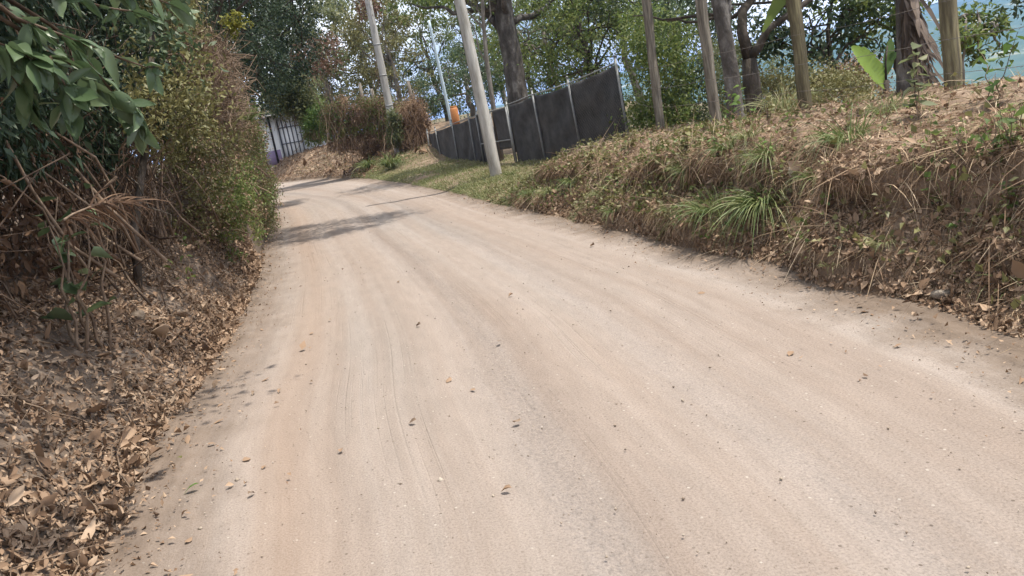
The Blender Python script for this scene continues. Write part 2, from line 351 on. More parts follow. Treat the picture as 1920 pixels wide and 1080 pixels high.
M['grass'] = leaf_mat('grass_blade', [(0.095, 0.125, 0.042), (0.16, 0.185, 0.07), (0.26, 0.255, 0.125), (0.4, 0.36, 0.22)], trans=.3, clump=.6)
M['grass_green'] = leaf_mat('green_grass_blade', [(0.05, 0.085, 0.024), (0.095, 0.135, 0.042), (0.165, 0.19, 0.07), (0.36, 0.34, 0.19)], trans=.3)
M['banana_leaf'] = leaf_mat('banana_leaf', [(.22, .34, .06), (.30, .42, .09)], trans=.45, rough=.4)
M['banana_dry'] = leaf_mat('banana_dry_leaf', [(.06, .046, .038), (.14, .11, .09), (.27, .22, .19)], trans=.2, rough=.8, spec=.1)

# ------------------------------------------------------------------ the lie of the land
def prof(y):
    t = np.clip(np.asarray(y, float) - 7, 0, None)
    z = np.where(t < 10, 0.0012 * t * t, 0.12 + 0.024 * (t - 10))
    return z - 0.016 * np.clip(np.asarray(y, float) - 46, 0, None)
_yy = np.arange(-14, 75, 0.1)
def _edge(ys, xs):
    t = np.interp(_yy, ys, xs); k = np.exp(-np.linspace(-2, 2, 21) ** 2); k /= k.sum()
    return np.convolve(np.pad(t, 10, mode='reflect', reflect_type='odd'), k, 'valid')
_R = _edge([-14, 0, 3.94, 4.73, 6.1, 7.69, 10.76, 14.56, 18.96, 26.06, 33.4, 42, 48, 60, 75], [2.3, 2.45, 2.34, 2.25, 2.12, 1.78, 1.12, .18, -.86, -2.86, -5.19, -9.04, -13.3, -24, -40])
_L = _edge([-14, 0, 2.98, 3.71, 4.62, 5.6, 7.34, 10.5, 15.9, 20, 24, 28, 34, 42, 60, 75], [-1.2, -1.4, -1.86, -2.12, -2.34, -2.48, -2.79, -3.45, -4.83, -5.75, -6.9, -8.6, -11.8, -17, -33, -50])
def Rt(y): return np.interp(y, _yy, _R)
def Lf(y): return np.interp(y, _yy, _L)

def grid_mesh(name, P, mat, uv=None, smooth=True):
    a, b = P.shape[:2]; mb = MB()
    i = np.arange(a - 1)[:, None] * b; j = np.arange(b - 1)[None, :]
    mb.add(P.reshape(-1, 3), np.stack([i + j, i + j + 1, i + b + j + 1, i + b + j], -1).reshape(-1, 4))
    if uv is not None: mb.uv = uv.reshape(-1, 2)
    return mb.build(name, mat, smooth=smooth)

def rows(y0, y1, near, grow):
    ys = [y0]
    while ys[-1] < y1: ys.append(ys[-1] + max(near, grow * abs(ys[-1])))
    return np.array(ys)

# dirt road
def road_noise(x, y):
    x = np.asarray(x, float); y = np.asarray(y, float); return .009 * fnoise(np.stack([x, y * .22, 0 * x], -1), 1.1, 3) + .004 * fnoise(np.stack([x, y * .6, 0 * x], -1), 6, 3)
ys = rows(-3, 62, 0.045, 0.012); us = np.linspace(-0.06, 1.06, 110)
Y = np.repeat(ys[:, None], len(us), 1); U = np.repeat(us[None], len(ys), 0)
X = Lf(Y) + (Rt(Y) - Lf(Y)) * U
arc = np.concatenate([[0], np.cumsum(np.hypot(np.diff(ys), np.diff((Lf(ys) + Rt(ys)) / 2)))])
UVr = np.stack([U * 4.8, np.repeat(arc[:, None], len(us), 1)], -1)
Z = prof(Y) + road_noise(X, Y)
for u0, w, dep in ((.24, .055, .018), (.50, .06, .02), (.72, .06, .016)):
    Z = Z - dep * np.exp(-((U + .02 * np.sin(Y * .35) - u0) / w) ** 2) * (0.6 + .6 * vnoise(np.stack([X, Y * .4, 0 * X], -1), .7))
tread = vnoise(np.stack([U * 22, Y * .3, 0 * X], -1), 1.0)
Z = Z - 0.006 * np.clip(tread - .62, 0, 1) / .38 + .05 * (np.clip(.07 - U, 0, 1) / .13 + np.clip(U - .95, 0, 1) / .11)
tag(grid_mesh('dirt_road', np.stack([X, Y, Z], -1), M['road'], UVr), 'pale dusty dirt road with wheel tracks curving away uphill', 'road', kind='structure')

# right-hand bank: a swept profile (offset from the road edge, height) that can overhang
PD = np.array([-.30, 0, .05, .09, .15, .28, .47, .42, .46, .70, 1.2, 2.0, 3.0, 4.6, 8.0])
PB = np.array([-.06, .0, .12, .27, .36, .44, .57, .70, .82, .92, 1.02, 1.08, 1.05, .80, .45])       # berm
PD2 = np.array([-.30, 0, .08, .18, .28, .38, .50, .56, .64, .82, 1.25, 2.0, 3.0, 4.6, 8.0])
PB2 = np.array([-.06, .0, .05, .14, .27, .40, .54, .66, .79, .90, 1.01, 1.07, 1.05, .80, .45])    # slumped stretch of it
VD = np.array([-.30, 0, .08, .2, .4, .7, 1., 1.3, 1.6, 2.0, 2.6, 3.2, 4.0, 5.5, 8.0])
VZ = np.array([-.06, .0, .06, .11, .14, .16, .18, .20, .22, .25, .30, .34, .38, .42, .45])          # low grassy verge
ED = np.array([-.30, 0, .12, .35, .6, .9, 1.3, 1.7, 2.1, 2.5, 3.0, 3.6, 4.4, 6, 9.0])
EZ = np.array([-.06, .0, .16, .30, .42, .58, .80, 1.0, 1.2, 1.36, 1.48, 1.55, 1.6, 1.65, 1.7])      # bare earth cutting
tt = np.linspace(0, 1, 120); kk = np.linspace(0, 1, len(PD))
ys = rows(-4, 74, 0.05, 0.012); Yr = np.repeat(ys[:, None], 120, 1)
wb = 1 - sstep(13.2, 16.8, Yr); we = sstep(30, 39, Yr)
cut = sstep(.42, .62, vnoise(np.stack([Yr * 0, Yr, Yr * 0 + tt * .6], -1), .75))
D = wb * (cut * np.interp(tt, kk, PD) + (1 - cut) * np.interp(tt, kk, PD2)) + (1 - wb) * ((1 - we) * np.interp(tt, kk, VD) + we * np.interp(tt, kk, ED))
H = wb * (cut * np.interp(tt, kk, PB) + (1 - cut) * np.interp(tt, kk, PB2)) * (1 - .12 * sstep(7, 13, Yr) - .07 * (1 - sstep(4.5, 6.5, Yr))) + (1 - wb) * ((1 - we) * np.interp(tt, kk, VZ) + we * np.interp(tt, kk, EZ))
q = np.stack([D * 1.0, Yr, H], -1)
amp = np.minimum(1, np.maximum(0, D + .1) * 3) * (.25 + .75 * np.maximum(wb, we))
D2 = D + wb * (D > -.1) * .13 * fnoise(np.stack([Yr, Yr * 0, Yr * 0], -1), 1.3, 4) + amp * (.20 * fnoise(q, 1.1, 4) + .10 * fnoise(q + 9, 3.5, 4)); H2 = H + amp * (.16 * fnoise(q + 40, 1.3, 4) + .09 * fnoise(q + 70, 4, 4))
BANK = np.stack([Rt(Yr) + D2, Yr, prof(Yr) + H2], -1)
bank_r = grid_mesh('earth_bank', BANK[:np.searchsorted(ys, 19)], M['soil'])
tag(bank_r, 'low brown earth bank with an undercut face along the right of the road', 'bank', kind='structure')
verge = grid_mesh('verge', BANK[np.searchsorted(ys, 19) - 1:], M['pale_soil'])
tag(verge, 'pale bare earth verge and cutting at the bend of the road', 'verge', kind='structure')
YS_B = ys
def bank_sample(n, y0, y1, t0, t1, seed, grid=None, yrows=None):
    """n points on the swept bank with their surface normals"""
    G = BANK if grid is None else grid; yr = YS_B if yrows is None else yrows
    r = rng(seed); y = r.uniform(y0, y1, n); t = r.uniform(t0, t1, n) * (G.shape[1] - 1.001)
    i = np.clip(np.searchsorted(yr, y) - 1, 0, len(yr) - 2); j = t.astype(int); ft = (t - j)[:, None]
    fy = ((y - yr[i]) / (yr[i + 1] - yr[i]))[:, None]
    a, b, c, d = G[i, j], G[i, j + 1], G[i + 1, j], G[i + 1, j + 1]
    p = (a * (1 - ft) + b * ft) * (1 - fy) + (c * (1 - ft) + d * ft) * fy
    n_ = unit(np.cross(c - a, b - a)); n_ = np.where(n_[:, 2:3] < -0.3, -n_, n_)
    return p, n_, b - a

# left-hand bank: leaf litter slope close by, steep beyond
QD = np.array([-.30, 0, .15, .35, .60, .85, 1.1, 1.5, 2.2, 3.2, 5, 9.0])
QZ = np.array([-.06, .0, .07, .26, .55, .82, 1.0, 1.12, 1.25, 1.4, 1.6, 1.8])
SD = np.array([-.30, 0, .04, .08, .15, .28, .45, .8, 1.4, 2.4, 5, 9.0])
SZ = np.array([-.06, .0, .2, .45, .75, 1.05, 1.25, 1.4, 1.5, 1.6, 1.8, 2.0])
kk2 = np.linspace(0, 1, len(QD)); ys2 = rows(-4, 74, 0.05, 0.012); Yl = np.repeat(ys2[:, None], 100, 1); tl = np.linspace(0, 1, 100)
ws = sstep(9, 13.5, Yl)
D = (1 - ws) * np.interp(tl, kk2, QD) + ws * np.interp(tl, kk2, SD); H = (1 - ws) * np.interp(tl, kk2, QZ) + ws * np.interp(tl, kk2, SZ)
q = np.stack([D, Yl, H + 30], -1); amp = np.minimum(1, np.maximum(0, D + .1) * 2.5)
D2 = D + amp * (.14 * fnoise(q, 1.2, 4) + .03 * fnoise(q + 9, 7, 3)); H2 = H + amp * (.10 * fnoise(q + 40, 1.4, 4) + .03 * fnoise(q + 70, 8, 3))
LBANK = np.stack([Lf(Yl) - D2, Yl, prof(Yl) + H2], -1)
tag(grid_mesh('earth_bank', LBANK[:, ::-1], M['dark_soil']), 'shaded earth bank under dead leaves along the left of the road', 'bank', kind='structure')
def lbank_sample(n, y0, y1, t0, t1, seed):
    p, nn, dt = bank_sample(n, y0, y1, t0, t1, seed, LBANK, ys2)
    return p, np.where(nn[:, 2:3] < 0, -nn, nn), dt
def lpt(y, d):
    """a point on the left bank: d metres from the road edge"""
    i = int(np.clip(np.searchsorted(ys2, y), 0, len(ys2) - 1)); row = LBANK[i]; dd = Lf(y) - row[:, 0]
    return np.array([Lf(y) - d, y, np.interp(d, np.maximum.accumulate(dd), row[:, 2])])
def rpt(y, d):
    i = int(np.clip(np.searchsorted(YS_B, y), 0, len(YS_B) - 1)); row = BANK[i]; dd = row[:, 0] - Rt(y)
    return np.array([Rt(y) + d, y, np.interp(d, np.maximum.accumulate(dd), row[:, 2])])

# ground sheet to the horizon: level with the road here, dropping into a valley on the right
def ground_z(x, y):
    d = x - Rt(np.clip(y, -14, 74)); l = Lf(np.clip(y, -14, 74)) - x
    z = prof(np.clip(y, -10, 60)) - .25 + sstep(1.2, 3.5, d) * (.62 + .9 * sstep(32, 42, y)) - np.clip(np.minimum(d - 5, x - 7), 0, 60) * .22 - np.clip(x - 60, 0, 800) * .10
    z = z + sstep(.6, 6, l) * 1.9 + np.clip(l - 6, 0, 200) * .10
    z = z + sstep(52, 80, y) * 1.5
    return np.maximum(z, -90)
gx = np.concatenate([-np.geomspace(30, 6000, 30)[::-1], np.arange(-29.5, 40, .5), np.geomspace(40, 6000, 40)])
gy = np.concatenate([-np.geomspace(15, 3000, 14)[::-1], np.arange(-14.5, 75, .6), np.geomspace(76, 8000, 40)])
GX, GY = np.meshgrid(gx, gy); GZ = ground_z(GX, GY)
GZ = GZ + .06 * fnoise(np.stack([GX, GY, 0 * GX], -1), .8, 3) * (np.abs(GX) < 60)
tag(grid_mesh('ground', np.stack([GX, GY, GZ], -1), M['ground']), kind='structure')

# blue mountain across the valley
ax = np.linspace(-4200, 6200, 190); ay = np.linspace(620, 5200, 110); AX, AY = np.meshgrid(ax, ay)
ridge = 40 + 125 * sstep(-1500, 2300, AX) + 110 * sstep(1700, 3300, AX)
rise = sstep(620, 3300, AY) * (1 - sstep(3500, 5200, AY))
AZ = -99 + (ridge + 99) * rise + 75 * fnoise(np.stack([AX, AY, 0 * AX], -1), .0013, 6) * np.minimum(1, rise * 1.6)
tag(grid_mesh('mountain', np.stack([AX, AY, AZ], -1), M['mountain']), kind='structure')
# hazy air between here and the mountain
hm, hN, hL, hout = new_mat('hazy_air'); pv = hN.new('ShaderNodeVolumePrincipled'); pv.inputs['Color'].default_value = (.22, .44, 1.0, 1); pv.inputs['Density'].default_value = HAZE; pv.inputs['Anisotropy'].default_value = 0.0
hL.new(pv.outputs[0], hout.inputs['Volume'])
mb = MB(); mb.box((0, 2700, 115), (12600, 11200, 450)); tag(mb.build('haze', hm), 'pale blue haze in the air over the valley', kind='stuff')
# ------------------------------------------------------------------ plants: builders
def wood(name, paths, mat, parent, sides=7, wob=.25, seed=0):
    mb = MB()
    for k, (p, r) in enumerate(paths): mb.tube(p, r, sides if np.max(r) > .03 else (5 if np.max(r) > .012 else 3), wob, seed + k)
    return mb.build(name, mat, parent, smooth=True)

def crown_points(clusters, rad, per, seed, flat=.75):
    r = rng(seed); K = len(clusters)
    idx = np.repeat(np.arange(K), per)
    g = r.normal(0, 1, (len(idx), 3)); g = unit(g) * (r.random((len(idx), 1)) ** .55)
    p = clusters[idx] + g * np.asarray(rad).reshape(-1, 1)[idx if np.ndim(rad) else np.zeros(len(idx), int)] * np.array([1, 1, flat])
    return p, g
def ellipsoid(n, c, rad, seed, shell=.45, low=-1.0):
    r = rng(seed); u = unit(r.normal(0, 1, (n * 3, 3))); u = u[u[:, 2] > low][:n]
    return np.asarray(c) + u * (shell + (1 - shell) * r.random((len(u), 1)) ** .6) * np.asarray(rad)

def foliage(name, clusters, rad, per, size, mat, parent, seed, tmpl=LEAF_MID, droop=.5, wide=1.0, flat=.75, curl=.25):
    p, g = crown_points(np.asarray(clusters), rad, per, seed, flat); r = rng(seed + 5); N = len(p)
    d = unit(g * .8 + r.normal(0, .8, (N, 3)) + np.array([0, 0, -droop])); n = unit(r.normal(0, .7, (N, 3)) + np.array([0, 0, 1.0]))
    mb = MB(); leaves(mb, p, d, n, size * r.uniform(.6, 1.3, N), tmpl, curl, seed, wide)
    return mb.build(name, mat, parent)

def tree(name, label, base, top, r0, crown_c, crown_r, nclus, per, lsize, leafmat, bark, seed, group=None, crad=.7, limbs=9, cat='tree', path=None, shell=.45, low=-1, tmpl=LEAF_MID, twigs=True, r1=.35):
    base = np.asarray(base, float); top = np.asarray(top, float)
    root = thing(name, base, label, cat, group); r = rng(seed)
    tp = curve(base - [0, 0, .3], top, 9, 0, .018, seed) if path is None else np.asarray(path, float)
    tr = np.linspace(r0, r0 * r1, len(tp)); tr[0] *= 1.25
    cl = ellipsoid(nclus, crown_c, crown_r, seed + 1, shell, low)
    paths = [(tp, tr)]
    order = r.permutation(len(cl))[:limbs]; ends = []
    for k in order:
        s = r.uniform(.45, 1.0); i = s * (len(tp) - 1); a = tp[int(i)] * (1 - i % 1) + tp[min(int(i) + 1, len(tp) - 1)] * (i % 1)
        ra = np.interp(s, [0, 1], [r0, r0 * r1]) * r.uniform(.35, .6)
        c = curve(a, cl[k], 7, r.uniform(-.02, .05), .04, seed + 10 + k); paths.append((c, np.linspace(ra, max(.012, ra * .15), 7)))
        ends += [c[3], c[5], c[6]]
    if twigs and ends:
        E = np.array(ends)
        for k, c in enumerate(cl):
            e = E[np.argmin(np.linalg.norm(E - c, axis=1) + r.random(len(E)) * .4)]
            paths.append((curve(e, c, 5, .02, .06, seed + 300 + k), np.linspace(.022, .007, 5)))
    wood('trunk', paths, bark, root, 9, .18, seed)
    foliage('crown', cl, crad * r.uniform(.6, 1.3, len(cl)), per, lsize, leafmat, root, seed + 2, tmpl)
    return root

def shrub(name, label, base, cl, crad, per, lsize, leafmat, stemmat, seed, nst=8, spread=.4, r0=.02, group=None, cat='shrub', tmpl=LEAF_MID, droop=.5, wide=1.0, curl=.25, sag=.05):
    """stems spring from the base, one reaches towards every leaf cluster"""
    base = np.asarray(base, float); cl = np.asarray(cl, float); root = thing(name, base, label, cat, group); r = rng(seed); paths = []
    for k in r.permutation(len(cl))[:nst]:
        b = base + np.array([r.normal(0, spread), r.normal(0, spread), -.08])
        paths.append((curve(b, cl[k], 7, sag, .04, seed + k), np.linspace(r0 * r.uniform(.6, 1.2), .004, 7)))
    wood('stem', paths, stemmat, root, 6, .2, seed)
    foliage('foliage', cl, crad * r.uniform(.6, 1.3, len(cl)), per, lsize, leafmat, root, seed + 3, tmpl, droop, wide, .85, curl)
    return root

def hedge_clusters(n, y0, y1, d0, d1, z0, z1, seed, face=.5):
    """cluster centres in a slab along the left bank: d metres back from the road edge, z metres above the bank top edge"""
    r = rng(seed); y = r.uniform(y0, y1, n); z = r.uniform(z0, z1, n); d = d0 + (d1 - d0) * r.random(n) ** (1 / face)
    d = d + .35 * fnoise(np.stack([y, z, 0 * y], -1), .8, 2)
    return np.stack([Lf(y) - d, y, prof(y) + z], -1)

def grass_clump(name, label, pos, n, L, W, seed, mat='grass_green', droop=(.5, 1.1), spread=.06, group=None, lean=(0, 0, 0), up=.75, cat='grass clump'):
    pos = np.asarray(pos, float); r = rng(seed)
    a = r.uniform(0, 2 * math.pi, n); rad = spread * np.sqrt(r.random(n))
    p = pos + np.stack([np.cos(a) * rad, np.sin(a) * rad, np.full(n, -.03)], -1)
    d = np.stack([np.cos(a), np.sin(a), 0 * a], -1) * r.uniform(.15, 1.0, (n, 1)) + np.array([0, 0, up]) + np.asarray(lean) + r.normal(0, .12, (n, 3))
    mb = MB(); blades(mb, p - 0, d, L * r.uniform(.5, 1.15, n), W * r.uniform(.6, 1.2, n), r.uniform(*droop, n), 6, seed)
    o = mb.build(name, M[mat]); return tag(o, label, cat, group)

def sprig(name, label, pos, h, nleaf, lsize, leafmat, seed, lean=(0, 0, 0), group=None, nst=2, cat='seedling', tmpl=LEAF_FINE, wide=1.3):
    pos = np.asarray(pos, float); root = thing(name, pos, label, cat, group); r = rng(seed); paths = []; P = []; Dv = []
    for k in range(nst):
        tip = pos + np.array([r.normal(0, .22), r.normal(0, .22), 1.0]) * h * r.uniform(.75, 1.05) + np.asarray(lean) * h
        c = curve(pos - [0, 0, .05], tip, 8, 0, .03, seed + k); paths.append((c, np.linspace(.006, .002, 8) * max(1, h / .5)))
        m = max(3, nleaf // nst); s = np.linspace(.3, 1, m)
        pp = np.stack([np.interp(s * 7, np.arange(8), c[:, i]) for i in range(3)], -1); P.append(pp)
        ang = np.arange(m) * 2.4 + r.random() * 6; Dv.append(np.stack([np.cos(ang), np.sin(ang), r.uniform(-.5, .35, m)], -1))
    wood('stem', paths, M['twig'], root, 5, .1, seed)
    P = np.concatenate(P); Dv = np.concatenate(Dv); mb = MB()
    leaves(mb, P, Dv, np.array([0, 0, 1.0]) + r.normal(0, .3, P.shape), lsize * r.uniform(.6, 1.2, len(P)), tmpl, .3, seed, wide)
    mb.build('foliage', leafmat, root); return root
def lcl(pts): return np.array([at(*p) for p in pts])

def under(pos):
    """the point of the left bank straight below"""
    return lpt(pos[1], max(.05, Lf(pos[1]) - pos[0]))
def snap(pos, fn=None, side=1):
    """seat a small plant or stone on the bank surface it grows from"""
    fn = fn or rpt; pos = np.asarray(pos, float); v = pos - EYEP; best = None
    for t in np.linspace(.55, 1.7, 116):
        q = EYEP + v * t; d = (q[0] - Rt(q[1])) if side > 0 else (Lf(q[1]) - q[0])
        if q[1] < 2 or d < -.05: continue
        if q[2] <= fn(q[1], max(d, 0))[2] + .005: best = q; break
    if best is None: best = pos
    d = (best[0] - Rt(best[1])) if side > 0 else (Lf(best[1]) - best[0])
    best = best.copy(); best[2] = fn(best[1], max(d, 0))[2]; return best

# ------------------------------------------------------------------ left side: bank, hedge and trees
# leaf litter on the slope (far more leaves than anyone could count)
def litter(name, label, P, Nn, Dt, size, mat, seed, tmpl=LEAF_FINE, lift=.02, tilt=.38, curl=.35, wide=1.2):
    r = rng(seed); n = unit(Nn + r.normal(0, tilt, P.shape)); d = unit(np.cross(n, r.normal(0, 1, P.shape)))
    mb = MB(); leaves(mb, P + Nn * (r.random((len(P), 1)) * lift + .004), d, n, size, tmpl, curl, seed, wide)
    return tag(mb.build(name, mat), label, kind='stuff')
r = rng(11)
p, n, dt = lbank_sample(76000, 1.2, 13, .085, .56, 21); keep = r.random(len(p)) < .08 + 1.25 * vnoise(p, 1.9) ** 1.3
keep &= (p[:, 1] > 2.5) | (r.random(len(p)) < .6)
p, n, dt = p[keep], n[keep], dt[keep]
litter('leaf_litter', 'brown dead leaf litter over the left bank', p, n, dt, np.exp(rng(3).normal(math.log(.029), .45, len(p))), M['leaf_dry'], 31, wide=1.1, curl=.55)
p, n, dt = lbank_sample(230, 1.6, 9, .1, .5, 24)
litter('leaf_litter', 'larger pale dead leaves lying over the left bank', p, n, dt, rng(25).uniform(.045, .10, len(p)), M['leaf_dry'], 26, lift=.05, tilt=.5, curl=.5, wide=1.4)
r = rng(27); N = 3600; y = 1.6 + 20 * r.random(N) ** 1.7; e = r.exponential(.16, N); sd = r.random(N) < .6; x = np.where(sd, Lf(y) + .02 + e, Rt(y) - .02 - e)
P_ = np.stack([x, y, prof(y) + .012 + .05 * np.clip(.12 - e, 0, 1) / .12], -1); litter('leaf_litter', 'crumbs of dead leaf spilling on to both road edges', P_, np.repeat([[0, 0, 1.0]], N, 0), None, np.exp(r.normal(math.log(.017), .5, N)), M['leaf_dry'], 28, LEAF_MID, .012, .35)
p, n, dt = lbank_sample(5000, 1.2, 15, .07, .125, 22); k = rng(5).random(len(p)) < .9 * vnoise(p, 2.2) ** 1.5; p, n, dt = p[k], n[k], dt[k]
litter('leaf_litter', 'scattered dead leaves at the foot of the left bank', p, n, dt, np.exp(rng(4).normal(math.log(.035), .4, len(p))), M['leaf_dry'], 32)
mb = MB(); r = rng(41)
p, n, dt = lbank_sample(260, 1.5, 10, .14, .55, 42); d = unit(np.cross(n, r.normal(0, 1, p.shape)) + .1 * n)
for k in range(len(p)):
    Lk = r.uniform(.12, .6); mb.tube(curve(p[k] + n[k] * .02, p[k] + n[k] * .035 + d[k] * Lk, 4, .01, .05, k), np.linspace(.006, .002, 4) * r.uniform(.5, 1.2), 4)
tag(mb.build('fallen_twigs', M['twig']), 'thin fallen twigs among the leaf litter', kind='stuff')

# left trees; near crowns and one bough added above the frame for shade
def ltree(y, d, h, cr, label, seed, leaf='leaf_deep', nclus=70, per=120, ls=.10, zc=5.4, off=1.6, r0=.14, **kw):
    b = lpt(y, d); c = b + np.array([off, .2, 0]); c[2] = prof(y) + zc
    return tree('leafy_tree', label, b, c + np.array([-off * .3, 0, .4]), r0, c, cr, nclus, per, ls, M[leaf], M['bark_dark'], seed, 'trees on the left bank', crad=.55, **kw)
ltree(1.0, 2.2, 6, (2.4, 1.7, 1.5), 'unseen overhanging tree nearest the camera, added to shade the left bank', 501, zc=5.0, off=1.8, nclus=52)
ltree(4.6, 2.6, 6, (2.5, 2.2, 1.5), 'added shade tree behind the broad-leaved shrub on the left, crown above the frame', 502, zc=5.0, off=1.85, nclus=84)
ltree(8.6, 2.5, 6, (2.5, 2.3, 1.7), 'added shade tree behind the brown vine thicket on the left bank, crown above the frame', 503, zc=5.8, off=1.8, nclus=88)
ltree(13.0, 2.4, 7, (2.3, 2.4, 2.2), 'dense dark tree above the olive creeper wall on the left', 504, zc=6.3, off=.4, nclus=90)
ltree(19.5, 2.0, 8, (2.2, 2.8, 3.0), 'tall dark tree leaning over the left road edge past the grass tuft', 505, zc=6.8, off=1.5, nclus=130, per=130)
ltree(16.2, 1.7, 7, (2.5, 1.7, 1.1), 'tree with a long unseen bough added to shade the road before the bend', 511, zc=6.7, off=4.7, nclus=95, per=140, ls=.09)  # bough shaped out of view to cast the shadow across the road
ltree(25.5, 1.6, 9, (3.0, 3.2, 3.8), 'very dark tall tree at the far end of the left hedge', 506, zc=7.0, off=2.2, nclus=190, per=120, ls=.12)
ltree(35, 3.5, 9, (3.2, 3.0, 3.4), 'dark tree with drooping leaves in front of the white house', 507, zc=7.0, off=5.8, nclus=170, per=110, ls=.14)
ltree(14.0, 5.5, 8, (3.0, 5.0, 3.2), 'dark bushy tree added deep behind the left hedge to block sky light', 508, zc=5.0, off=.5, nclus=110, per=90, ls=.13)  # second row of trees, put in to block sky light behind the hedge
ltree(6.0, 5.0, 7, (2.2, 4.5, 2.6), 'dark bushy tree added deep behind the near shrubs on the left to block sky light', 509, zc=3.9, off=.3, nclus=110, per=90, ls=.12)
ltree(24.0, 5.5, 8, (3.0, 5.0, 3.6), 'dark bushy tree added behind the far left hedge to block sky light', 510, zc=5.0, off=.5, nclus=110, per=80, ls=.14)

# broad-leaved shrub nearest the camera: branches reach into the picture from the upper left
base = lpt(2.6, 1.15)
root = thing('broad_leaved_shrub', base, 'shrub with large glossy green leaves reaching in at the upper left', 'shrub', 'shrubs of the left hedge')
br = [[(-160, -120, 2.7), (20, 30, 2.9), (140, 75, 3.0), (215, 105, 3.1), (285, 130, 3.2)], [(-160, -120, 2.7), (0, 10, 2.9), (60, 40, 3.0), (115, 150, 3.0), (135, 175, 3.0)],
      [(-60, -90, 2.9), (90, -20, 3.2), (200, 15, 3.4), (280, 25, 3.5)], [(-80, -20, 2.8), (125, 110, 3.1), (185, 165, 3.2), (255, 200, 3.3)],
      [(-60, 60, 2.7), (20, 90, 2.9), (70, 115, 2.9)], [(-80, -160, 3.0), (120, -60, 3.4), (250, -20, 3.7), (350, 20, 3.9)], [(-160, 0, 2.7), (-40, 60, 2.8), (30, 150, 2.9), (60, 200, 3.0)], [(-80, -60, 2.8), (60, 60, 3.0), (110, 150, 3.05), (125, 215, 3.1)], [(-80, -60, 2.9), (120, 60, 3.2), (210, 170, 3.3), (262, 235, 3.35)]]
paths = []; P = []; Dv = []
for k, b_ in enumerate(br):
    pts = np.array([at(*q) for q in b_]); s = np.linspace(0, 1, 12) * (len(pts) - 1)
    c = np.stack([np.interp(s, np.arange(len(pts)), pts[:, i]) for i in range(3)], -1); paths.append((c, np.linspace(.012, .003, 12)))
    rr = rng(700 + k); m = 23; ss = np.sort(np.concatenate([rr.uniform(.25, 1, m - 4), [.96, .98, 1, 1]])) * 11
    pp = np.stack([np.interp(ss, np.arange(12), c[:, i]) for i in range(3)], -1); t = unit(c[-1] - c[3])
    P.append(pp); Dv.append(unit(t * .5 + rr.normal(0, .55, (m, 3)) + np.array([.1, 0, -.75])))
    paths.append((curve(base + np.array([rr.normal(0, .15), rr.normal(0, .2), -.1]), c[0], 7, .08, .04, 720 + k), np.linspace(.025, .012, 7)))
wood('stem', paths, M['twig_dark'], root, 6, .2, 700)
P = np.concatenate(P); Dv = np.concatenate(Dv); mb = MB(); rr = rng(731)
leaves(mb, P, Dv, unit(np.array([.3, -.5, .9]) + rr.normal(0, .6, P.shape)), .125 * rr.uniform(.35, 1.15, len(P)), LEAF_BROAD, .25, 732, 1.0)
mb.build('foliage', M['leaf_broad'], root, smooth=True)

# bare brown stems and dead foliage in front of it
def tangle(name, label, boxes, n, rad, mat, seed, group, L=(.5, 1.6), extra=None, vert=.5, cat='shrub', sides=4):
    """thin bare stems through a slab of the hedge, given as (y0,y1,d0,d1,z0,z1)"""
    r = rng(seed); y0, y1, d0, d1, z0, z1 = boxes; base = lpt((y0 + y1) / 2, (d0 + d1) / 2)
    root = thing(name, base, label, cat, group); mb = MB()
    for k in range(n):
        y = r.uniform(y0, y1); d = r.uniform(d0, d1); z = r.uniform(z0, z1); a = np.array([Lf(y) - d, y, prof(y) + z])
        v = unit(np.array([r.normal(.15, .5), r.normal(0, .6), r.normal(0, vert) + vert])) * r.uniform(*L)
        mb.tube(curve(a - v / 2, a + v / 2, 6, r.normal(0, .12), .04, seed + k), np.linspace(1, .4, 6) * rad * math.exp(r.normal(-.2, .5)), sides)
    mb.build('stem', mat, root, smooth=True); return root
G = 'shrubs of the left hedge'
t1 = tangle('dry_shrub', 'tangle of bare brown stems at the left picture edge below the broad leaves', (2.9, 4.6, .75, 1.6, 1.0, 2.6), 130, .007, M['twig_dark'], 801, G, (.6, 2.0), vert=.9)
cl = hedge_clusters(50, 3.2, 5.2, 1.0, 1.6, 1.0, 2.4, 802); foliage('dead_foliage', cl, .22, 22, .10, M['leaf_rust'], t1, 803, LEAF_FINE, .9, .8, 1, .5)
t2 = tangle('dry_shrub', 'shrub of rust brown dead leaves and stems behind the dry frond', (4.4, 7.2, .9, 1.9, 1.1, 2.6), 280, .0065, M['twig_dark'], 811, G, (.5, 1.6), vert=.8)
cl = hedge_clusters(110, 4.5, 7.2, 1.0, 1.9, 1.0, 2.5, 812); foliage('dead_foliage', cl, .25, 26, .10, M['leaf_rust'], t2, 813, LEAF_FINE, 1.0, .7, 1, .5)
t3 = tangle('dry_vine', 'mass of thin brown hanging vines beside the slender bare trunk', (6.4, 10.4, .65, 1.4, .8, 3.1), 1100, .006, M['twig_dark'], 821, G, (.4, 1.5), vert=1.1, cat='vine')
cl = hedge_clusters(110, 6.8, 10.4, .95, 1.7, .9, 2.8, 822); foliage('dead_foliage', cl, .25, 40, .06, M['leaf_dry'], t3, 823, LEAF_MID, .8)
t4 = tangle('dry_vine', 'pale brown nest of dry twigs hanging on the creeper wall', (10.8, 14.0, -.35, .35, 2.3, 3.5), 1100, .006, M['twig'], 831, G, (.3, 1.0), vert=.25, cat='vine')
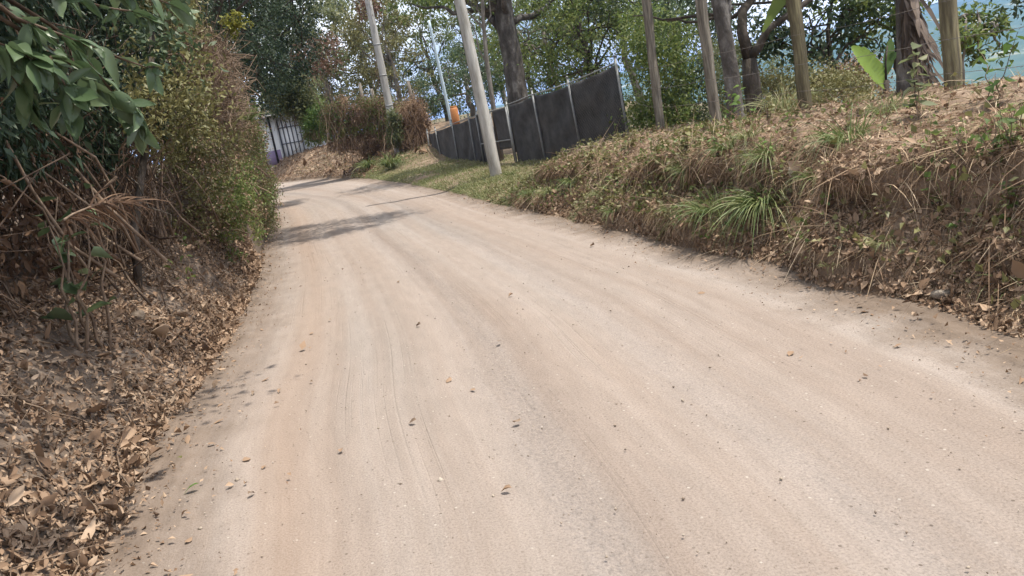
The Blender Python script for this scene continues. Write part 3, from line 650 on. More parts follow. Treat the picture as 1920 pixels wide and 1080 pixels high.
# slender trunk with a side branch
root = thing('slender_tree', at(250, 492, 7.41), 'slender bare dark trunk standing in the leaf litter with one leaning branch', 'tree', 'trees on the left bank')
c = np.array([at(249, 520, 7.35) - [0, 0, .25], at(252, 430, 7.42), at(262, 350, 7.52), at(272, 280, 7.63), at(282, 190, 7.74), at(285, 60, 7.85)])
wood('trunk', [(c, np.linspace(.042, .026, 6)), (curve(at(240, 330, 7.41), at(322, 425, 7.07), 6, .01, .03, 3), np.linspace(.008, .004, 6)), (curve(c[3], at(340, 130, 7.85), 6, .02, .04, 4), np.linspace(.015, .006, 6))], M['bark_dark'], root, 7, .25, 841)
cl = np.array([at(285, 40, 7.85), at(340, 120, 7.85), at(300, 90, 7.74), at(250, 60, 7.97), at(330, 60, 8.08)]); foliage('crown', cl, .36, 80, .09, M['leaf_dark'], root, 842)

S = [  # name, label, y0,y1,d0,d1,z0,z1, clusters, per, leaf size, leaf, seed, radius
 ('leafy_shrub', 'dark small-leaved shrub hanging behind the broad green leaves', 4.6, 8.0, .7, 1.7, 1.9, 4.0, 190, 90, .10, 'leaf_deep', 901, .30),
 ('leafy_shrub', 'dark green shrub above the hanging brown vines', 7.6, 11.2, .55, 1.6, 2.2, 4.6, 260, 100, .09, 'leaf_deep', 902, .28),
 ('leafy_shrub', 'yellowish green shrub high above the dry twig nest', 11.0, 14.2, .05, 1.0, 3.5, 4.9, 110, 80, .075, 'leaf_olive', 903, .3),
 ('creeper', 'olive creeper clothing the left bank below the dry twig nest', 9.6, 13.6, .1, .8, .8, 2.7, 190, 110, .05, 'leaf_olive', 904, .22),
 ('creeper', 'olive grey creeper on the far left bank at the road edge', 13.4, 18.4, -.12, .7, .25, 2.7, 260, 130, .045, 'leaf_olive', 905, .25),
 ('creeper', 'dark creeper clothing the left bank where the road bends', 18.2, 24, -.1, .7, .1, 2.9, 220, 110, .065, 'leaf_mid', 906, .3),
 ('creeper', 'far leafy creeper along the left bank before the house', 23.8, 33, .0, .9, .1, 3.2, 220, 90, .08, 'leaf_mid', 907, .35),
 ('leafy_shrub', 'shrub of dark hanging leaves above the olive grey creeper', 14.0, 19, .0, 1.2, 2.6, 5.0, 200, 90, .075, 'leaf_deep', 908, .32),
]
for nm, lb, y0, y1, d0, d1, z0, z1, nc, per, ls, lf, sd, cr in S:
    cl = hedge_clusters(nc, y0, y1, d0, d1, z0, z1, sd, .7); ym = (y0 + y1) / 2
    root = shrub(nm, lb, lpt(ym, max(.9, (d0 + d1) / 2)), cl, cr, per, ls, M[lf], M['twig'], sd, nst=40, spread=.55, r0=.018, group=G, cat='creeper' if nm == 'creeper' else 'shrub', droop=1.1 if sd in (901, 902, 908) else .7, tmpl=LEAF_NARROW if sd in (901, 902, 908) else LEAF_MID, wide=1.5 if sd in (901, 902, 908) else 1.0)
    if nm == 'creeper': foliage('dead_foliage', cl[::2] + np.array([.1, -.05, -.08]), cr * 1.1, int(per * .5), ls * .9, M['leaf_dry'], root, sd + 60, LEAF_MID, .9)
cl = lcl([(440 + dx, 385 + dy, 10.9 + dz) for dx, dy, dz in rng(911).normal(0, 1, (34, 3)) * np.array([30, 52, .35])])
shrub('creeper', 'fresh green creeper patch on the left bank above the leaf litter', lpt(10.6, .7), cl, .15, 70, .05, M['leaf_mid'], M['twig'], 912, 14, .2, .008, G, 'creeper')
cl = lcl([(438 + dx, 40 + dy, 11.3) for dx, dy in rng(914).normal(0, 1, (9, 2)) * np.array([13, 11])])
shrub('leafy_shrub', 'sprig of bright yellow leaves high in the left hedge', lpt(11.2, 1.2), cl, .10, 40, .055, M['leaf_yellow'], M['twig'], 915, 6, .1, .01, G)
cl = lcl([(330 + dx, 190 + dy, 7.6 + dz) for dx, dy, dz in rng(917).normal(0, 1, (60, 3)) * np.array([45, 50, .4])])
shrub('leafy_shrub', 'mixed green and brown shrub in the middle of the left hedge', lpt(7.6, 1.2), cl, .22, 45, .055, M['leaf_olive'], M['twig'], 918, 16, .3, .012, G)
# small things on the left bank
sprig('seedling', 'small green seedling with broad leaves at the hedge foot near the stone', under(at(95, 462, 5.3)), .42 + (at(95, 462, 5.3) - under(at(95, 462, 5.3)))[2], 20, .16, M['leaf_broad'], 921, (.15, 0, 0), None, 3)
sprig('seedling', 'tall green seedling leaning right of the stone in the hedge', under(at(150, 485, 5.6)), .5 + (at(150, 485, 5.6) - under(at(150, 485, 5.6)))[2], 14, .16, M['leaf_broad'], 922, (.05, 0, 0), None, 3)
sprig('seedling', 'dark green seedling at the foot of the slender bare trunk', under(at(340, 480, 8.6)), .3 + (at(340, 480, 8.6) - under(at(340, 480, 8.6)))[2], 16, .08, M['leaf_mid'], 923, (0, 0, 0), None, 3)
grass_clump('grass_tuft', 'green grass tuft sprouting high on the left hedge', at(466, 222, 13.0), 60, .55, .018, 931, 'grass_green', (.4, .9), .05, cat='grass tuft')
# dry frond
root = thing('dry_frond', at(150, 425, 4.3), 'dry orange brown palm-like frond lying across the hedge foot', 'frond')
a, b = at(120, 412, 4.2), at(252, 378, 4.9); mb = MB(); c = curve(a, b, 8, .05, .01, 5); mb.tube(c, np.linspace(.008, .003, 8), 5); mb.build('stem', M['twig'], root)
rr = rng(941); s = rr.uniform(0, 7, 90); pp = np.stack([np.interp(s, np.arange(8), c[:, i]) for i in range(3)], -1)
mb = MB(); blades(mb, pp, unit(b - a) * .8 + rr.normal(0, .4, (90, 3)) + np.array([0, 0, -.15]), rr.uniform(.10, .26, 90), .013, .4, 4, 942); mb.build('leaflet', M['leaf_rust'], root)
def stone(label, pos, size, seed, mat='rock', name='stone'):
    r = rng(seed); me = MB(); th = np.linspace(0, math.pi, 9); ph = np.arange(12) / 12 * 2 * math.pi
    u = np.stack([np.sin(th)[:, None] * np.cos(ph), np.sin(th)[:, None] * np.sin(ph), np.repeat(np.cos(th)[:, None], 12, 1)], -1)
    u = np.sign(u) * np.abs(u) ** .7; u = u * (1 + .35 * fnoise(u + seed, 1.3, 3))[..., None] * np.asarray(size) / 2
    i = np.arange(8)[:, None] * 12; j = np.arange(12)[None]; k = (j + 1) % 12
    me.add((u + np.asarray(pos)).reshape(-1, 3), np.stack([i + j, i + 12 + j, i + 12 + k, i + k], -1).reshape(-1, 4))
    return tag(me.build(name, M[mat]), label, 'stone')
stone('squarish tan stone lying in the shaded leaf litter of the left bank', snap(at(125, 549, 4.35), lpt, -1) + [0, 0, .05], (.11, .10, .085), 951, 'rock_tan')
stone('rounded grey stone half buried in leaves below the slender trunk', snap(at(262, 606, 5.6), lpt, -1) + [0, 0, .05], (.11, .10, .10), 952, 'rock_tan')
stone('small pale stone poking out of the left bank litter', snap(at(70, 722, 3.4), lpt, -1) + [0, 0, .05], (.05, .05, .04), 953, 'rock_tan')

# ------------------------------------------------------------------ right bank: litter, straw, grass, weeds
def straw(name, label, P, Nn, Dt, L, W, seed, down=.5, mat='straw'):
    r = rng(seed); d = unit(np.cross(Nn, r.normal(0, 1, P.shape)) + Nn * r.uniform(-.05, .45, (len(P), 1)) - Dt / np.maximum(np.linalg.norm(Dt, axis=1, keepdims=True), 1e-6) * down * r.random((len(P), 1)))
    mb = MB(); blades(mb, P + Nn * .015 * r.random((len(P), 1)) - d * .02, d, L, W, r.uniform(.05, .6, len(P)), 3, seed)
    return tag(mb.build(name, M[mat]), label, kind='stuff')
p, n, dt = bank_sample(26000, 2.2, 16.5, .52, .86, 51); k = rng(6).random(len(p)) < .25 + 1.1 * vnoise(p + 3, 1.1); p, n, dt = p[k], n[k], dt[k]
straw('dry_straw', 'tangled dry straw covering the top of the right bank', p, n, dt, np.exp(rng(7).normal(math.log(.17), .45, len(p))), .006, 52)
p, n, dt = bank_sample(34000, 2.2, 16, .12, .60, 53); k = rng(8).random(len(p)) < .15 + 1.0 * vnoise(p + 8, 1.6); p, n, dt = p[k], n[k], dt[k]
straw('dry_straw', 'dry stalks hanging over the face of the right bank', p, n, dt, np.exp(rng(9).normal(math.log(.13), .5, len(p))), .005, 54, 1.2)
p, n, dt = bank_sample(34000, 2.2, 16.5, .10, .86, 55); k = rng(10).random(len(p)) < .1 + 1.1 * vnoise(p + 13, 1.5); p, n, dt = p[k], n[k], dt[k]
litter('leaf_litter', 'curled dead leaves over the right bank', p, n, dt, np.exp(rng(12).normal(math.log(.036), .45, len(p))), M['leaf_dry'], 56, LEAF_FINE, .03, .5)
p, n, dt = bank_sample(15000, 2.4, 8, .10, .66, 72); k = rng(73).random(len(p)) < .2 + .9 * vnoise(p + 33, 2.0); p, n, dt = p[k], n[k], dt[k]
litter('leaf_litter', 'small dead leaves thick on the near face of the right bank', p, n, dt, np.exp(rng(74).normal(math.log(.026), .45, len(p))), M['leaf_dry'], 75, LEAF_FINE, .04, .6)
p, n, dt = bank_sample(9000, 2.4, 9, .2, .7, 76); straw('dry_straw', 'pale straw matted over the near face of the right bank', p, n, dt, np.exp(rng(77).normal(math.log(.10), .5, len(p))), .004, 78, .9)
p, n, dt = bank_sample(1600, 2.2, 15, .04, .14, 57); k = rng(13).random(len(p)) < vnoise(p + 5, 2.5) ** 1.5; p, n, dt = p[k], n[k], dt[k]
litter('leaf_litter', 'scattered bits of dead leaf along the foot of the right bank', p, n, dt, np.exp(rng(14).normal(math.log(.03), .4, len(p))), M['leaf_dry'], 58)
p, n, dt = bank_sample(1700, 2.4, 15, .3, .85, 65)
straw('dry_straw', 'long bent dry stalks sticking out of the right bank', p, n, dt, np.exp(rng(66).normal(math.log(.42), .3, len(p))), .008, 67, .8)
# low green ground cover on the bank towards the gate, and the grass of the verge
p, n, dt = bank_sample(15000, 3.0, 17, .22, .80, 61); k = rng(15).random(len(p)) < 1.3 * (vnoise(p + 21, .9) - .22) * (.35 + .65 * sstep(5, 10, p[:, 1])); p, n, dt = p[k], n[k], dt[k]
mb = MB(); rr = rng(62); leaves(mb, p + n * rr.uniform(.01, .14, (len(p), 1)), unit(rr.normal(0, 1, p.shape) + n * .5), unit(n + rr.normal(0, .6, p.shape)), .05 * rr.uniform(.6, 1.4, len(p)), LEAF_MID, .3, 63, 1.5)
tag(mb.build('ground_cover', M['leaf_olive']), 'low olive ground cover on the right bank towards the fence', kind='stuff')
def turf(label, n_, y0, y1, t0, t1, L, W, mat, seed, thr=.25, scale=.8):
    p, n, dt = bank_sample(n_, y0, y1, t0, t1, seed); k = rng(seed + 1).random(len(p)) < 1.6 * (vnoise(p + seed, scale) - thr); p, n = p[k], n[k]
    r = rng(seed + 2); mb = MB(); blades(mb, p - n * .02, n * .7 + r.normal(0, .5, p.shape) + np.array([0, 0, .5]), L * r.uniform(.5, 1.3, len(p)), W, r.uniform(.3, 1.0, len(p)), 3, seed)
    return tag(mb.build('grass', M[mat]), label, kind='stuff')
turf('short dry green grass on the verge below the black fence', 90000, 14.5, 36, .10, .80, .16, .016, 'grass', 71, .05)
turf('sparse grass on the crest of the right bank', 28000, 2.6, 16.5, .16, .95, .17, .007, 'grass', 74, .40, .8)
turf('sparse grass along the far earth cutting', 9000, 31, 46, .25, .95, .2, .02, 'grass', 76, .45, .5)
turf('green grass fringe at the foot of the bank near the gate', 9000, 11, 21, .06, .5, .17, .009, 'grass_green', 78, .3, 1.1)
clumps = [  # label, position, blades, length, width, lean, mat
 ('big green grass clump hanging over the bank foot at the road edge', rpt(6.75, .36) + [-.02, 0, .04], 300, .62, .015, (-.3, -.25, -.12), 'grass_green'),
 ('green grass clump left of the biggest clump on the bank face', at(1335, 398, 7.0), 150, .6, .010, (-.35, -.15, 0), 'grass_green'),
 ('loose green grass clump on the bank shoulder below the banana plant', at(1590, 268, 6.2), 150, .6, .009, (-.3, -.2, 0), 'grass_green'),
 ('tall upright grass clump between the forked tree and the square post', at(1470, 205, 10.6), 150, .95, .013, (0, 0, .3), 'grass'),
 ('grass clump spilling over the bank edge below the tree trunks', at(1370, 330, 7.6), 70, .42, .009, (-.3, -.1, 0), 'grass_green'),
 ('small grass tuft beside the bottom corner of the black fence', at(1060, 290, 15.2), 110, .55, .014, (0, 0, .1), 'grass_green'),
 ('grass clump at the foot of the bank right of the pole', at(1000, 372, 15.5), 110, .4, .014, (-.2, -.1, 0), 'grass_green'),
 ('bright green grass clump below the brown creeper fence', at(735, 315, 30), 260, 1.35, .035, (0, 0, .3), 'grass_green'),
 ('rounded grass clump at the bend left of the bright green one', at(690, 315, 32.5), 200, 1.1, .035, (0, 0, .2), 'grass_green'),
 ('green tuft growing against the gate opening beside the pole', at(955, 330, 20.5), 70, .4, .014, (0, 0, .2), 'grass_green'),
 ('yellowish grass tuft on the bank face beside the shadowed hollow', at(1130, 365, 9.6), 90, .35, .010, (-.2, -.2, 0), 'grass'),
 ('yellow green tuft low on the bank left of the biggest clump', at(1255, 395, 7.7), 80, .28, .008, (-.2, -.2, 0), 'grass'),
 ('pale grass tuft on the bank face below the small broadleaf weeds', at(1660, 455, 4.9), 80, .16, .006, (-.2, -.2, 0), 'grass'),
 ('dark green grass clump hanging just right of the mossy stone', at(1540, 350, 6.0), 90, .4, .010, (-.3, -.2, 0), 'grass_green'),
 ('grass clump on the rim above the biggest clump', at(1440, 300, 7.0), 120, .48, .010, (-.3, -.2, 0), 'grass_green'),
 ('yellowish grass clump on the crest below the forked tree', at(1400, 262, 8.6), 80, .35, .009, (-.2, -.2, 0), 'grass'),
 ('short grass clump on the rim below the narrow square post', at(1290, 330, 8.6), 90, .38, .009, (-.3, -.2, 0), 'grass_green'),
 ('grassy tuft at the bank foot left of the trailing weed', at(1150, 410, 9.4), 90, .28, .009, (-.2, -.2, 0), 'grass_green'),
 ('olive grass clump hanging off the bank end by the verge', at(1075, 350, 12.0), 130, .4, .012, (-.3, -.2, 0), 'grass_green'),
 ('broad grass clump on the low end of the bank', at(1030, 365, 13.6), 130, .4, .013, (-.2, -.2, 0), 'grass'),
 ('dry yellow grass clump at the right edge crest', at(1870, 240, 5.2), 110, .32, .007, (-.3, -.2, 0), 'straw'),
 ('tall thin grass clump on the crest behind the sapling', at(1660, 215, 7.6), 90, .5, .008, (-.1, -.1, .2), 'grass'),
 ('tiny tuft of grass at the foot of the right bank', at(1560, 520, 5.3), 40, .12, .005, (-.1, -.1, .1), 'grass')]
for k, (lb, ps, nb, Ln, Wd, ln, mt) in enumerate(clumps): grass_clump('grass_clump', lb, snap(ps) + [0, 0, .03], nb, Ln, Wd, 1000 + k, mt, (.45, 1.0), .12 if nb > 120 else .07, 'grass clumps on the right side', ln)
weeds = [('broadleaf weed in the dark hollow of the right bank', at(1755, 425, 4.9), .22, 18, .06, 'leaf_mid', 3),
 ('pale green weed hanging from the right bank rim', at(1290, 300, 7.9), .4, 26, .09, 'leaf_olive', 3),
 ('leafy sapling on the bank crest in front of the dry banana stem', at(1722, 230, 6.4), .55, 22, .13, 'leaf_grey', 2),
 ('thin sapling with a bunch of green leaves near the right picture edge', at(1860, 190, 6.6), .5, 24, .10, 'leaf_bright', 2),
 ('small yellow green seedling on the bank crest at the right', at(1870, 212, 5.6), .16, 10, .07, 'leaf_bright', 2),
 ('dark leafy weed at the right picture edge under the straw', at(1900, 310, 4.5), .25, 24, .07, 'leaf_mid', 4),
 ('dark leafy weed low at the right picture edge', at(1900, 420, 4.1), .2, 20, .06, 'leaf_mid', 4),
 ('small weed with pale leaves at the foot of the right bank', at(1580, 500, 5.3), .2, 14, .05, 'leaf_grey', 3),
 ('bright leafy bush at the bottom of the last fence post', at(1205, 240, 15.6), .75, 60, .12, 'leaf_bright', 7),
 ('green weed in front of the last black fence panel', at(1165, 250, 15.6), .75, 34, .11, 'leaf_mid', 4),
 ('fresh green weed at the foot of the two rough trunks', at(1365, 238, 11.6), .5, 34, .09, 'leaf_bright', 4),
 ('low green weed between the square posts on the crest', at(1440, 235, 10.2), .3, 24, .08, 'leaf_olive', 4),
 ('trailing weed on the rim of the right bank beside the grass', at(1180, 290, 10.5), .35, 40, .08, 'leaf_olive', 5),
 ('round weed on the end of the bank near the fence', at(1110, 320, 12.2), .4, 50, .08, 'leaf_olive', 6)]
for k, (lb, ps, h, nl, ls, lf, ns) in enumerate(weeds):
    sprig('sapling' if 'sapling' in lb else 'weed', lb, snap(ps), h, nl, ls, M[lf], 1100 + k, (0, 0, 0), 'weeds and seedlings on the right bank', ns, 'sapling' if 'sapling' in lb else 'weed')
p, n, dt = bank_sample(9000, 2.6, 15, .16, .8, 68); k = rng(69).random(len(p)) < 1.6 * (vnoise(p + 41, 1.5) - .43); p, n = p[k], n[k]
mb = MB(); rr = rng(70); leaves(mb, p + n * rr.uniform(.01, .10, (len(p), 1)), unit(rr.normal(0, 1, p.shape) + n * .5), unit(n + rr.normal(0, .5, p.shape)), .042 * rr.uniform(.6, 1.4, len(p)), LEAF_MID, .3, 71, 1.5)
tag(mb.build('ground_cover', M['leaf_mid']), 'patches of small green leaves creeping over the right bank', kind='stuff')
r = rng(1150)
for k in range(44):
    q, n_, _ = bank_sample(1, 3.0, 12, .28, .8, 1151 + k); h = r.uniform(.1, .28)
    sprig('weed', 'small green weed growing among dry straw on the right bank', q[0], h, int(r.integers(9, 18)), r.uniform(.035, .065), M[['leaf_mid', 'leaf_olive', 'leaf_bright'][k % 3]], 1180 + k, (0, 0, 0), 'small weeds among the straw', 3, 'weed', LEAF_MID)
stone('grey green mossy stone jutting from the bank face above the grass clump', snap(at(1495, 362, 6.3)) + [0, 0, .02], (.11, .10, .11), 961)
stone('flat tan stone half buried in the slumped soil at the right', snap(at(1765, 560, 4.75)) + [0, 0, .02], (.10, .08, .05), 962)

# ------------------------------------------------------------------ posts, wires, trunks and banana on the right bank
def square_post(label, a, b, w, seed, mat='post_wood'):
    a, b = np.asarray(a), np.asarray(b); root = MB(); s = np.linspace(0, 1, 14)[:, None]; c = a + (b - a) * s + rng(seed).normal(0, .006, (14, 3)) * np.array([1, 1, 0])
    a0 = math.radians(-90 + rng(seed).uniform(-12, 6)); e = .10 if w < .08 else .36; ang = a0 + np.concatenate([[q * math.pi / 2 - e, q * math.pi / 2 + e] for q in range(4)]); rr = np.ones(8)
    v = c[:, None] + np.stack([np.cos(ang) * rr, np.sin(ang) * rr, 0 * ang], -1)[None] * w * (1 + rng(seed + 1).normal(0, .03, (14, 1, 1)))
    i = np.arange(13)[:, None] * 8; j = np.arange(8)[None]; k = (j + 1) % 8
    root.add(v.reshape(-1, 3), np.concatenate([np.stack([i + j, i + k, i + 8 + k, i + 8 + j], -1).reshape(-1, 4)])); root.f.append(np.array([[104 + q for q in range(8)]]))
    return tag(root.build('wooden_post', M[mat]), label, 'post', 'wooden posts along the right bank')
posts = [('thin grey brown wooden post next to the black fence', (1236, 225, 13.2), (1212, 0, 13.2), .075, 4.4), ('narrow square wooden post left of the two rough trunks', (1345, 245, 11.2), (1313, 0, 11.2), .078, 4.4),
         ('yellowish square post between the forked tree and the banana', (1512, 215, 9.2), (1488, 0, 9.2), .079, 4.3), ('thick mossy round post nearest the right picture edge', (1790, 200, 7.2), (1776, 0, 7.2), .078, 4.2)]
tops = []
for k, (lb, pa, pb, w, ht) in enumerate(posts):
    a = at(*pa); d = at(*pb) - a; b = a + d * (ht - a[2]) / d[2]; a = a - d * .9 / d[2]; square_post(lb, a, b, w, 1200 + k, 'post_mossy' if 'mossy' in lb or 'yellowish' in lb else 'post_wood'); tops.append((a, b))
for k, z in enumerate((1.42, 1.72, 2.05)):
    pts = [a + (b - a) * ((z - .05 * i) - a[2]) / (b - a)[2] for i, (a, b) in enumerate(tops)]; pts = [at(1182, 175 - 30 * k, 17.2)] + pts + [np.array([4.9, 3.6, z - .1]), np.array([5.3, 1.0, z - .1])]
    mb = MB()
    for q in range(len(pts) - 1):
        c = curve(pts[q], pts[q + 1], 10, -.012, .002, 1220 + q); c += np.array([-.11, 0, 0]); mb.tube(c, .0022, 4)
        for e in np.arange(.12, np.linalg.norm(c[-1] - c[0]), .16):
            u = e / np.linalg.norm(c[-1] - c[0]) * 9; m = np.array([np.interp(u, np.arange(10), c[:, i]) for i in range(3)]); v = rng(int(e * 100) + q).normal(0, .014, 3)
            mb.tube([m - v, m + v], .0016, 3)
    tag(mb.build('barbed_wire', M['wire']), ['lowest barbed wire strand stapled to the wooden posts', 'middle barbed wire strand stapled to the wooden posts', 'highest barbed wire strand stapled to the wooden posts'][k], 'wire', 'barbed wire strands')

G2 = 'trees behind the right bank'
c = at(1378, 232, 12.6); tp = np.array([at(1383, 255, 12.6) - [0, 0, .8], at(1378, 200, 12.6), at(1370, 130, 12.6), at(1360, 70, 12.6), at(1348, 0, 12.6), at(1335, -90, 12.6), at(1320, -190, 12.6)])
tree('rough_barked_tree', 'tree with a straight rough mottled trunk left of the forked tree', c, tp[-1], .145, tp[-1] + [.4, 1.8, 1.0], (2.2, 1.8, 1.4), 50, 90, .11, M['leaf_mid'], M['bark_mottled'], 1301, G2, path=tp, r1=.7, limbs=10)
c = at(1414, 228, 13.2); root = thing('forked_tree', c, 'dark trunk splitting into two limbs beside the rough-barked tree', 'tree', G2)
fk = at(1405, 110, 13.2); cl = ellipsoid(60, at(1440, -120, 14.8), (2.2, 1.7, 1.3), 1312, .4)
paths = [(np.array([at(1417, 250, 13.2) - [0, 0, .8], at(1414, 200, 13.2), at(1410, 150, 13.2), fk]), np.array([.15, .14, .145, .12])), (np.array([fk, at(1392, 60, 13.2), at(1392, 20, 13.3), at(1425, -20, 13.4), at(1440, -90, 13.4)]), np.linspace(.10, .05, 5)),
         (np.array([fk, at(1422, 90, 13.1), at(1440, 55, 13.0), at(1490, 20, 12.9), at(1560, -30, 12.8)]), np.linspace(.085, .04, 5)), (curve(at(1392, 20, 13.3), at(1250, 40, 13.6), 8, -.05, .03, 6), np.linspace(.04, .012, 8)), (curve(at(1375, 15, 13.0), at(1185, 30, 13.6), 8, -.06, .03, 8), np.linspace(.035, .010, 8))]
for k in range(24): paths.append((curve(paths[1 + k % 2][0][-1 - k % 2], cl[k], 6, .03, .05, 1320 + k), np.linspace(.03, .008, 6)))
wood('trunk', paths, M['bark_dark'], root, 9, .2, 1313); foliage('crown', cl, .65, 90, .11, M['leaf_dark'], root, 1314)
# dark spreading tree behind the square post
c = at(1612, 215, 15.5); tp = np.array([at(1625, 240, 15.5) - [0, 0, 2.0], at(1600, 190, 15.5), at(1570, 150, 15.5), at(1556, 105, 15.6), at(1552, 60, 15.6), at(1560, 0, 15.8)])
root = tree('spreading_tree', 'dark spreading tree with a leaning trunk between square post and banana', c, tp[-1], .085, at(1570, 25, 15.8), (1.6, 1.3, 1.15), 38, 70, .13, M['leaf_dark'], M['bark_dark'], 1331, G2, path=tp, crad=.42, limbs=14, shell=.3)
root = tree('leafy_tree', 'small leafy tree close behind the thick mossy post', at(1806, 190, 9.4), at(1812, 40, 9.4), .02, at(1832, 62, 9.5), (.38, .36, .36), 22, 55, .08, M['leaf_mid'], M['bark_grey'], 1341, G2, crad=.17, limbs=6, r1=.5)
root = tree('leafy_tree', 'dark branch-tipped tree at the upper right corner of the picture', at(2080, 150, 9.5), at(2030, -60, 9.5), .1, at(1965, -62, 9.6), (.55, .6, .5), 30, 55, .10, M['leaf_dark'], M['bark_dark'], 1351, G2, crad=.28, limbs=10)
root = tree('leafy_tree', 'leafy tree spreading above the banana between the square and mossy posts', at(1690, 200, 15.5), at(1680, -60, 15.6), .09, at(1665, -10, 15.8), (1.5, 1.2, .8), 34, 70, .12, M['leaf_mid'], M['bark_dark'], 1361, G2, crad=.42, limbs=12)

# young banana with one bright leaf, and the old stem hung with dead leaves
def banana_blade(mb, a, b, w, sag, seed, seg=30):
    a, b = np.asarray(a), np.asarray(b); s = np.linspace(0, 1, seg); c = a + (b - a) * s[:, None] + np.array([0, 0, 1.0]) * (sag * 4 * s * (1 - s))[:, None]
    t = unit(np.gradient(c, axis=0)); sd = unit(np.cross(t, np.array([.25, -.9, .35]))); wd = w * np.sin(np.clip(s * .93 + .06, 0, 1) * math.pi) ** .65 * (1 + .05 * rng(seed).normal(0, 1, seg)); nr = np.cross(sd, t)
    h_ = wd * (.25 + .09 * (np.arange(seg) % 2)); wd = wd * (1 - .10 * (rng(seed + 5).random(seg) > .82)); v = np.stack([c - sd * wd[:, None] + nr * h_[:, None], c, c + sd * wd[:, None] + nr * h_[:, None]], 1); i = np.arange(seg - 1)[:, None] * 3
    f = np.concatenate([np.concatenate([i, i + 1, i + 4, i + 3], 1), np.concatenate([i + 1, i + 2, i + 5, i + 4], 1)]); mb.add(v.reshape(-1, 3), f)
root = thing('banana_plant', at(1662, 200, 8.8), 'young banana plant with one bright yellow green leaf', 'banana plant')
mb = MB(); mb.tube([at(1664, 215, 8.8) - [0, 0, .6], at(1662, 180, 8.8), at(1661, 150, 8.8)], [.045, .04, .03], 9); mb.tube([at(1661, 152, 8.8), at(1660, 120, 8.8), at(1664, 85, 8.8)], [.016, .012, .007], 6); mb.build('stem', M['bark_dark'], root, smooth=True)
mb = MB(); banana_blade(mb, at(1660, 163, 8.8), at(1596, 88, 8.7), .135, .02, 1); mb.build('leaf', M['banana_leaf'], root, smooth=True)
mb = MB(); banana_blade(mb, at(1660, 140, 8.8), at(1670, 72, 8.85), .07, .0, 2); banana_blade(mb, at(1668, 112, 8.8), at(1680, 98, 8.8), .04, .0, 3); mb.build('leaf', M['leaf_bright'], root, smooth=True)
root = thing('banana_plant', at(1702, 205, 8.3), 'old banana stem hung with dry grey brown dead leaves', 'banana plant')
mb = MB(); mb.tube([at(1704, 220, 8.3) - [0, 0, .6], at(1703, 150, 8.3), at(1702, 90, 8.3), at(1698, 20, 8.3), at(1690, -80, 8.3)], [.13, .12, .105, .09, .07], 10, .15, 4); mb.build('stem', M['bark_mottled'], root, smooth=True)
mb = MB(); rr = rng(1371)
for k in range(120):
    y = rr.uniform(-40, 120); a = at(1702 + rr.uniform(-13, 13), y, 8.22 + rr.uniform(-.06, .12)); dz = rr.uniform(.3, .8)
    b = a + np.array([rr.normal(.05, .08) + .0016 * y, rr.normal(-.06, .08), -dz])
    m0 = len(mb.v); banana_blade(mb, a, b, rr.uniform(.012, .036), rr.uniform(.0, .03), 1380 + k, 11); q = mb.v[m0]; mb.v[m0] = q + .03 * np.stack([fnoise(q + 5 * c_ + k, 9, 2) for c_ in range(3)], -1)
mb.build('dead_leaf', M['banana_dry'], root)
mb = MB()
for k in range(9): banana_blade(mb, at(1690 + 4 * k, -150, 8.3), at(1560 + 40 * k, -330 + 20 * abs(k - 4), 8.0 + .2 * (k % 3)), .22, .3, 1440 + k)
banana_blade(mb, at(1660, -120, 8.4), at(1430, 60, 9.4), .14, .35, 1460); mb.build('leaf', M['leaf_mid'], root, smooth=True)

# scrub behind the bank
def rbush(label, px, py, Y, spread, nc, per, ls, lf, seed, crad=.35, nst=20, r0=.016, name='scrub_bush'):
    r = rng(seed); cl = lcl([(px + dx * spread[0], py + dy * spread[1], Y + dz * spread[2]) for dx, dy, dz in r.uniform(-1, 1, (nc, 3))])
    lo = cl.mean(0); lo[2] = min(cl[:, 2].min(), max(ground_z(lo[0], lo[1]), prof(Y)))
    return shrub(name, label, lo, cl, crad, int(per * .8), ls, M[lf], M['twig'], seed, nst, .5, r0, 'scrub behind the right bank')
rbush('dense dark green scrub behind the thin post by the fence', 1235, 140, 17.8, (62, 115, 1.2), 150, 90, .085, 'leaf_mid', 1501, .42)
rbush('dark scrub filling the gap between the narrow square post and the fence', 1300, 110, 19.5, (80, 130, 1.5), 170, 80, .09, 'leaf_dark', 1502, .45)
rbush('grey green scrub behind the two rough trunks', 1400, 160, 17.0, (70, 75, 1.2), 90, 80, .08, 'leaf_grey', 1503, .35)
rbush('grassy olive scrub to the left of the yellowish square post', 1470, 180, 14.0, (55, 45, .9), 60, 90, .06, 'leaf_olive', 1504, .28)
rbush('brownish dry scrub between the square post and the banana', 1570, 170, 12.5, (65, 40, .9), 70, 90, .06, 'leaf_olive', 1505, .26)
rbush('tan dry bush far behind the leaning dark trunk', 1600, 140, 19.0, (60, 28, 1.0), 50, 90, .08, 'leaf_dry', 1506, .35)
rbush('low scrub along the crest right of the mossy post', 1860, 200, 8.6, (80, 16, .6), 40, 50, .05, 'leaf_grey', 1507, .16)
rbush('low scrub around the foot of the old banana stem', 1690, 205, 9.6, (90, 16, .7), 40, 60, .06, 'leaf_olive', 1508, .2)

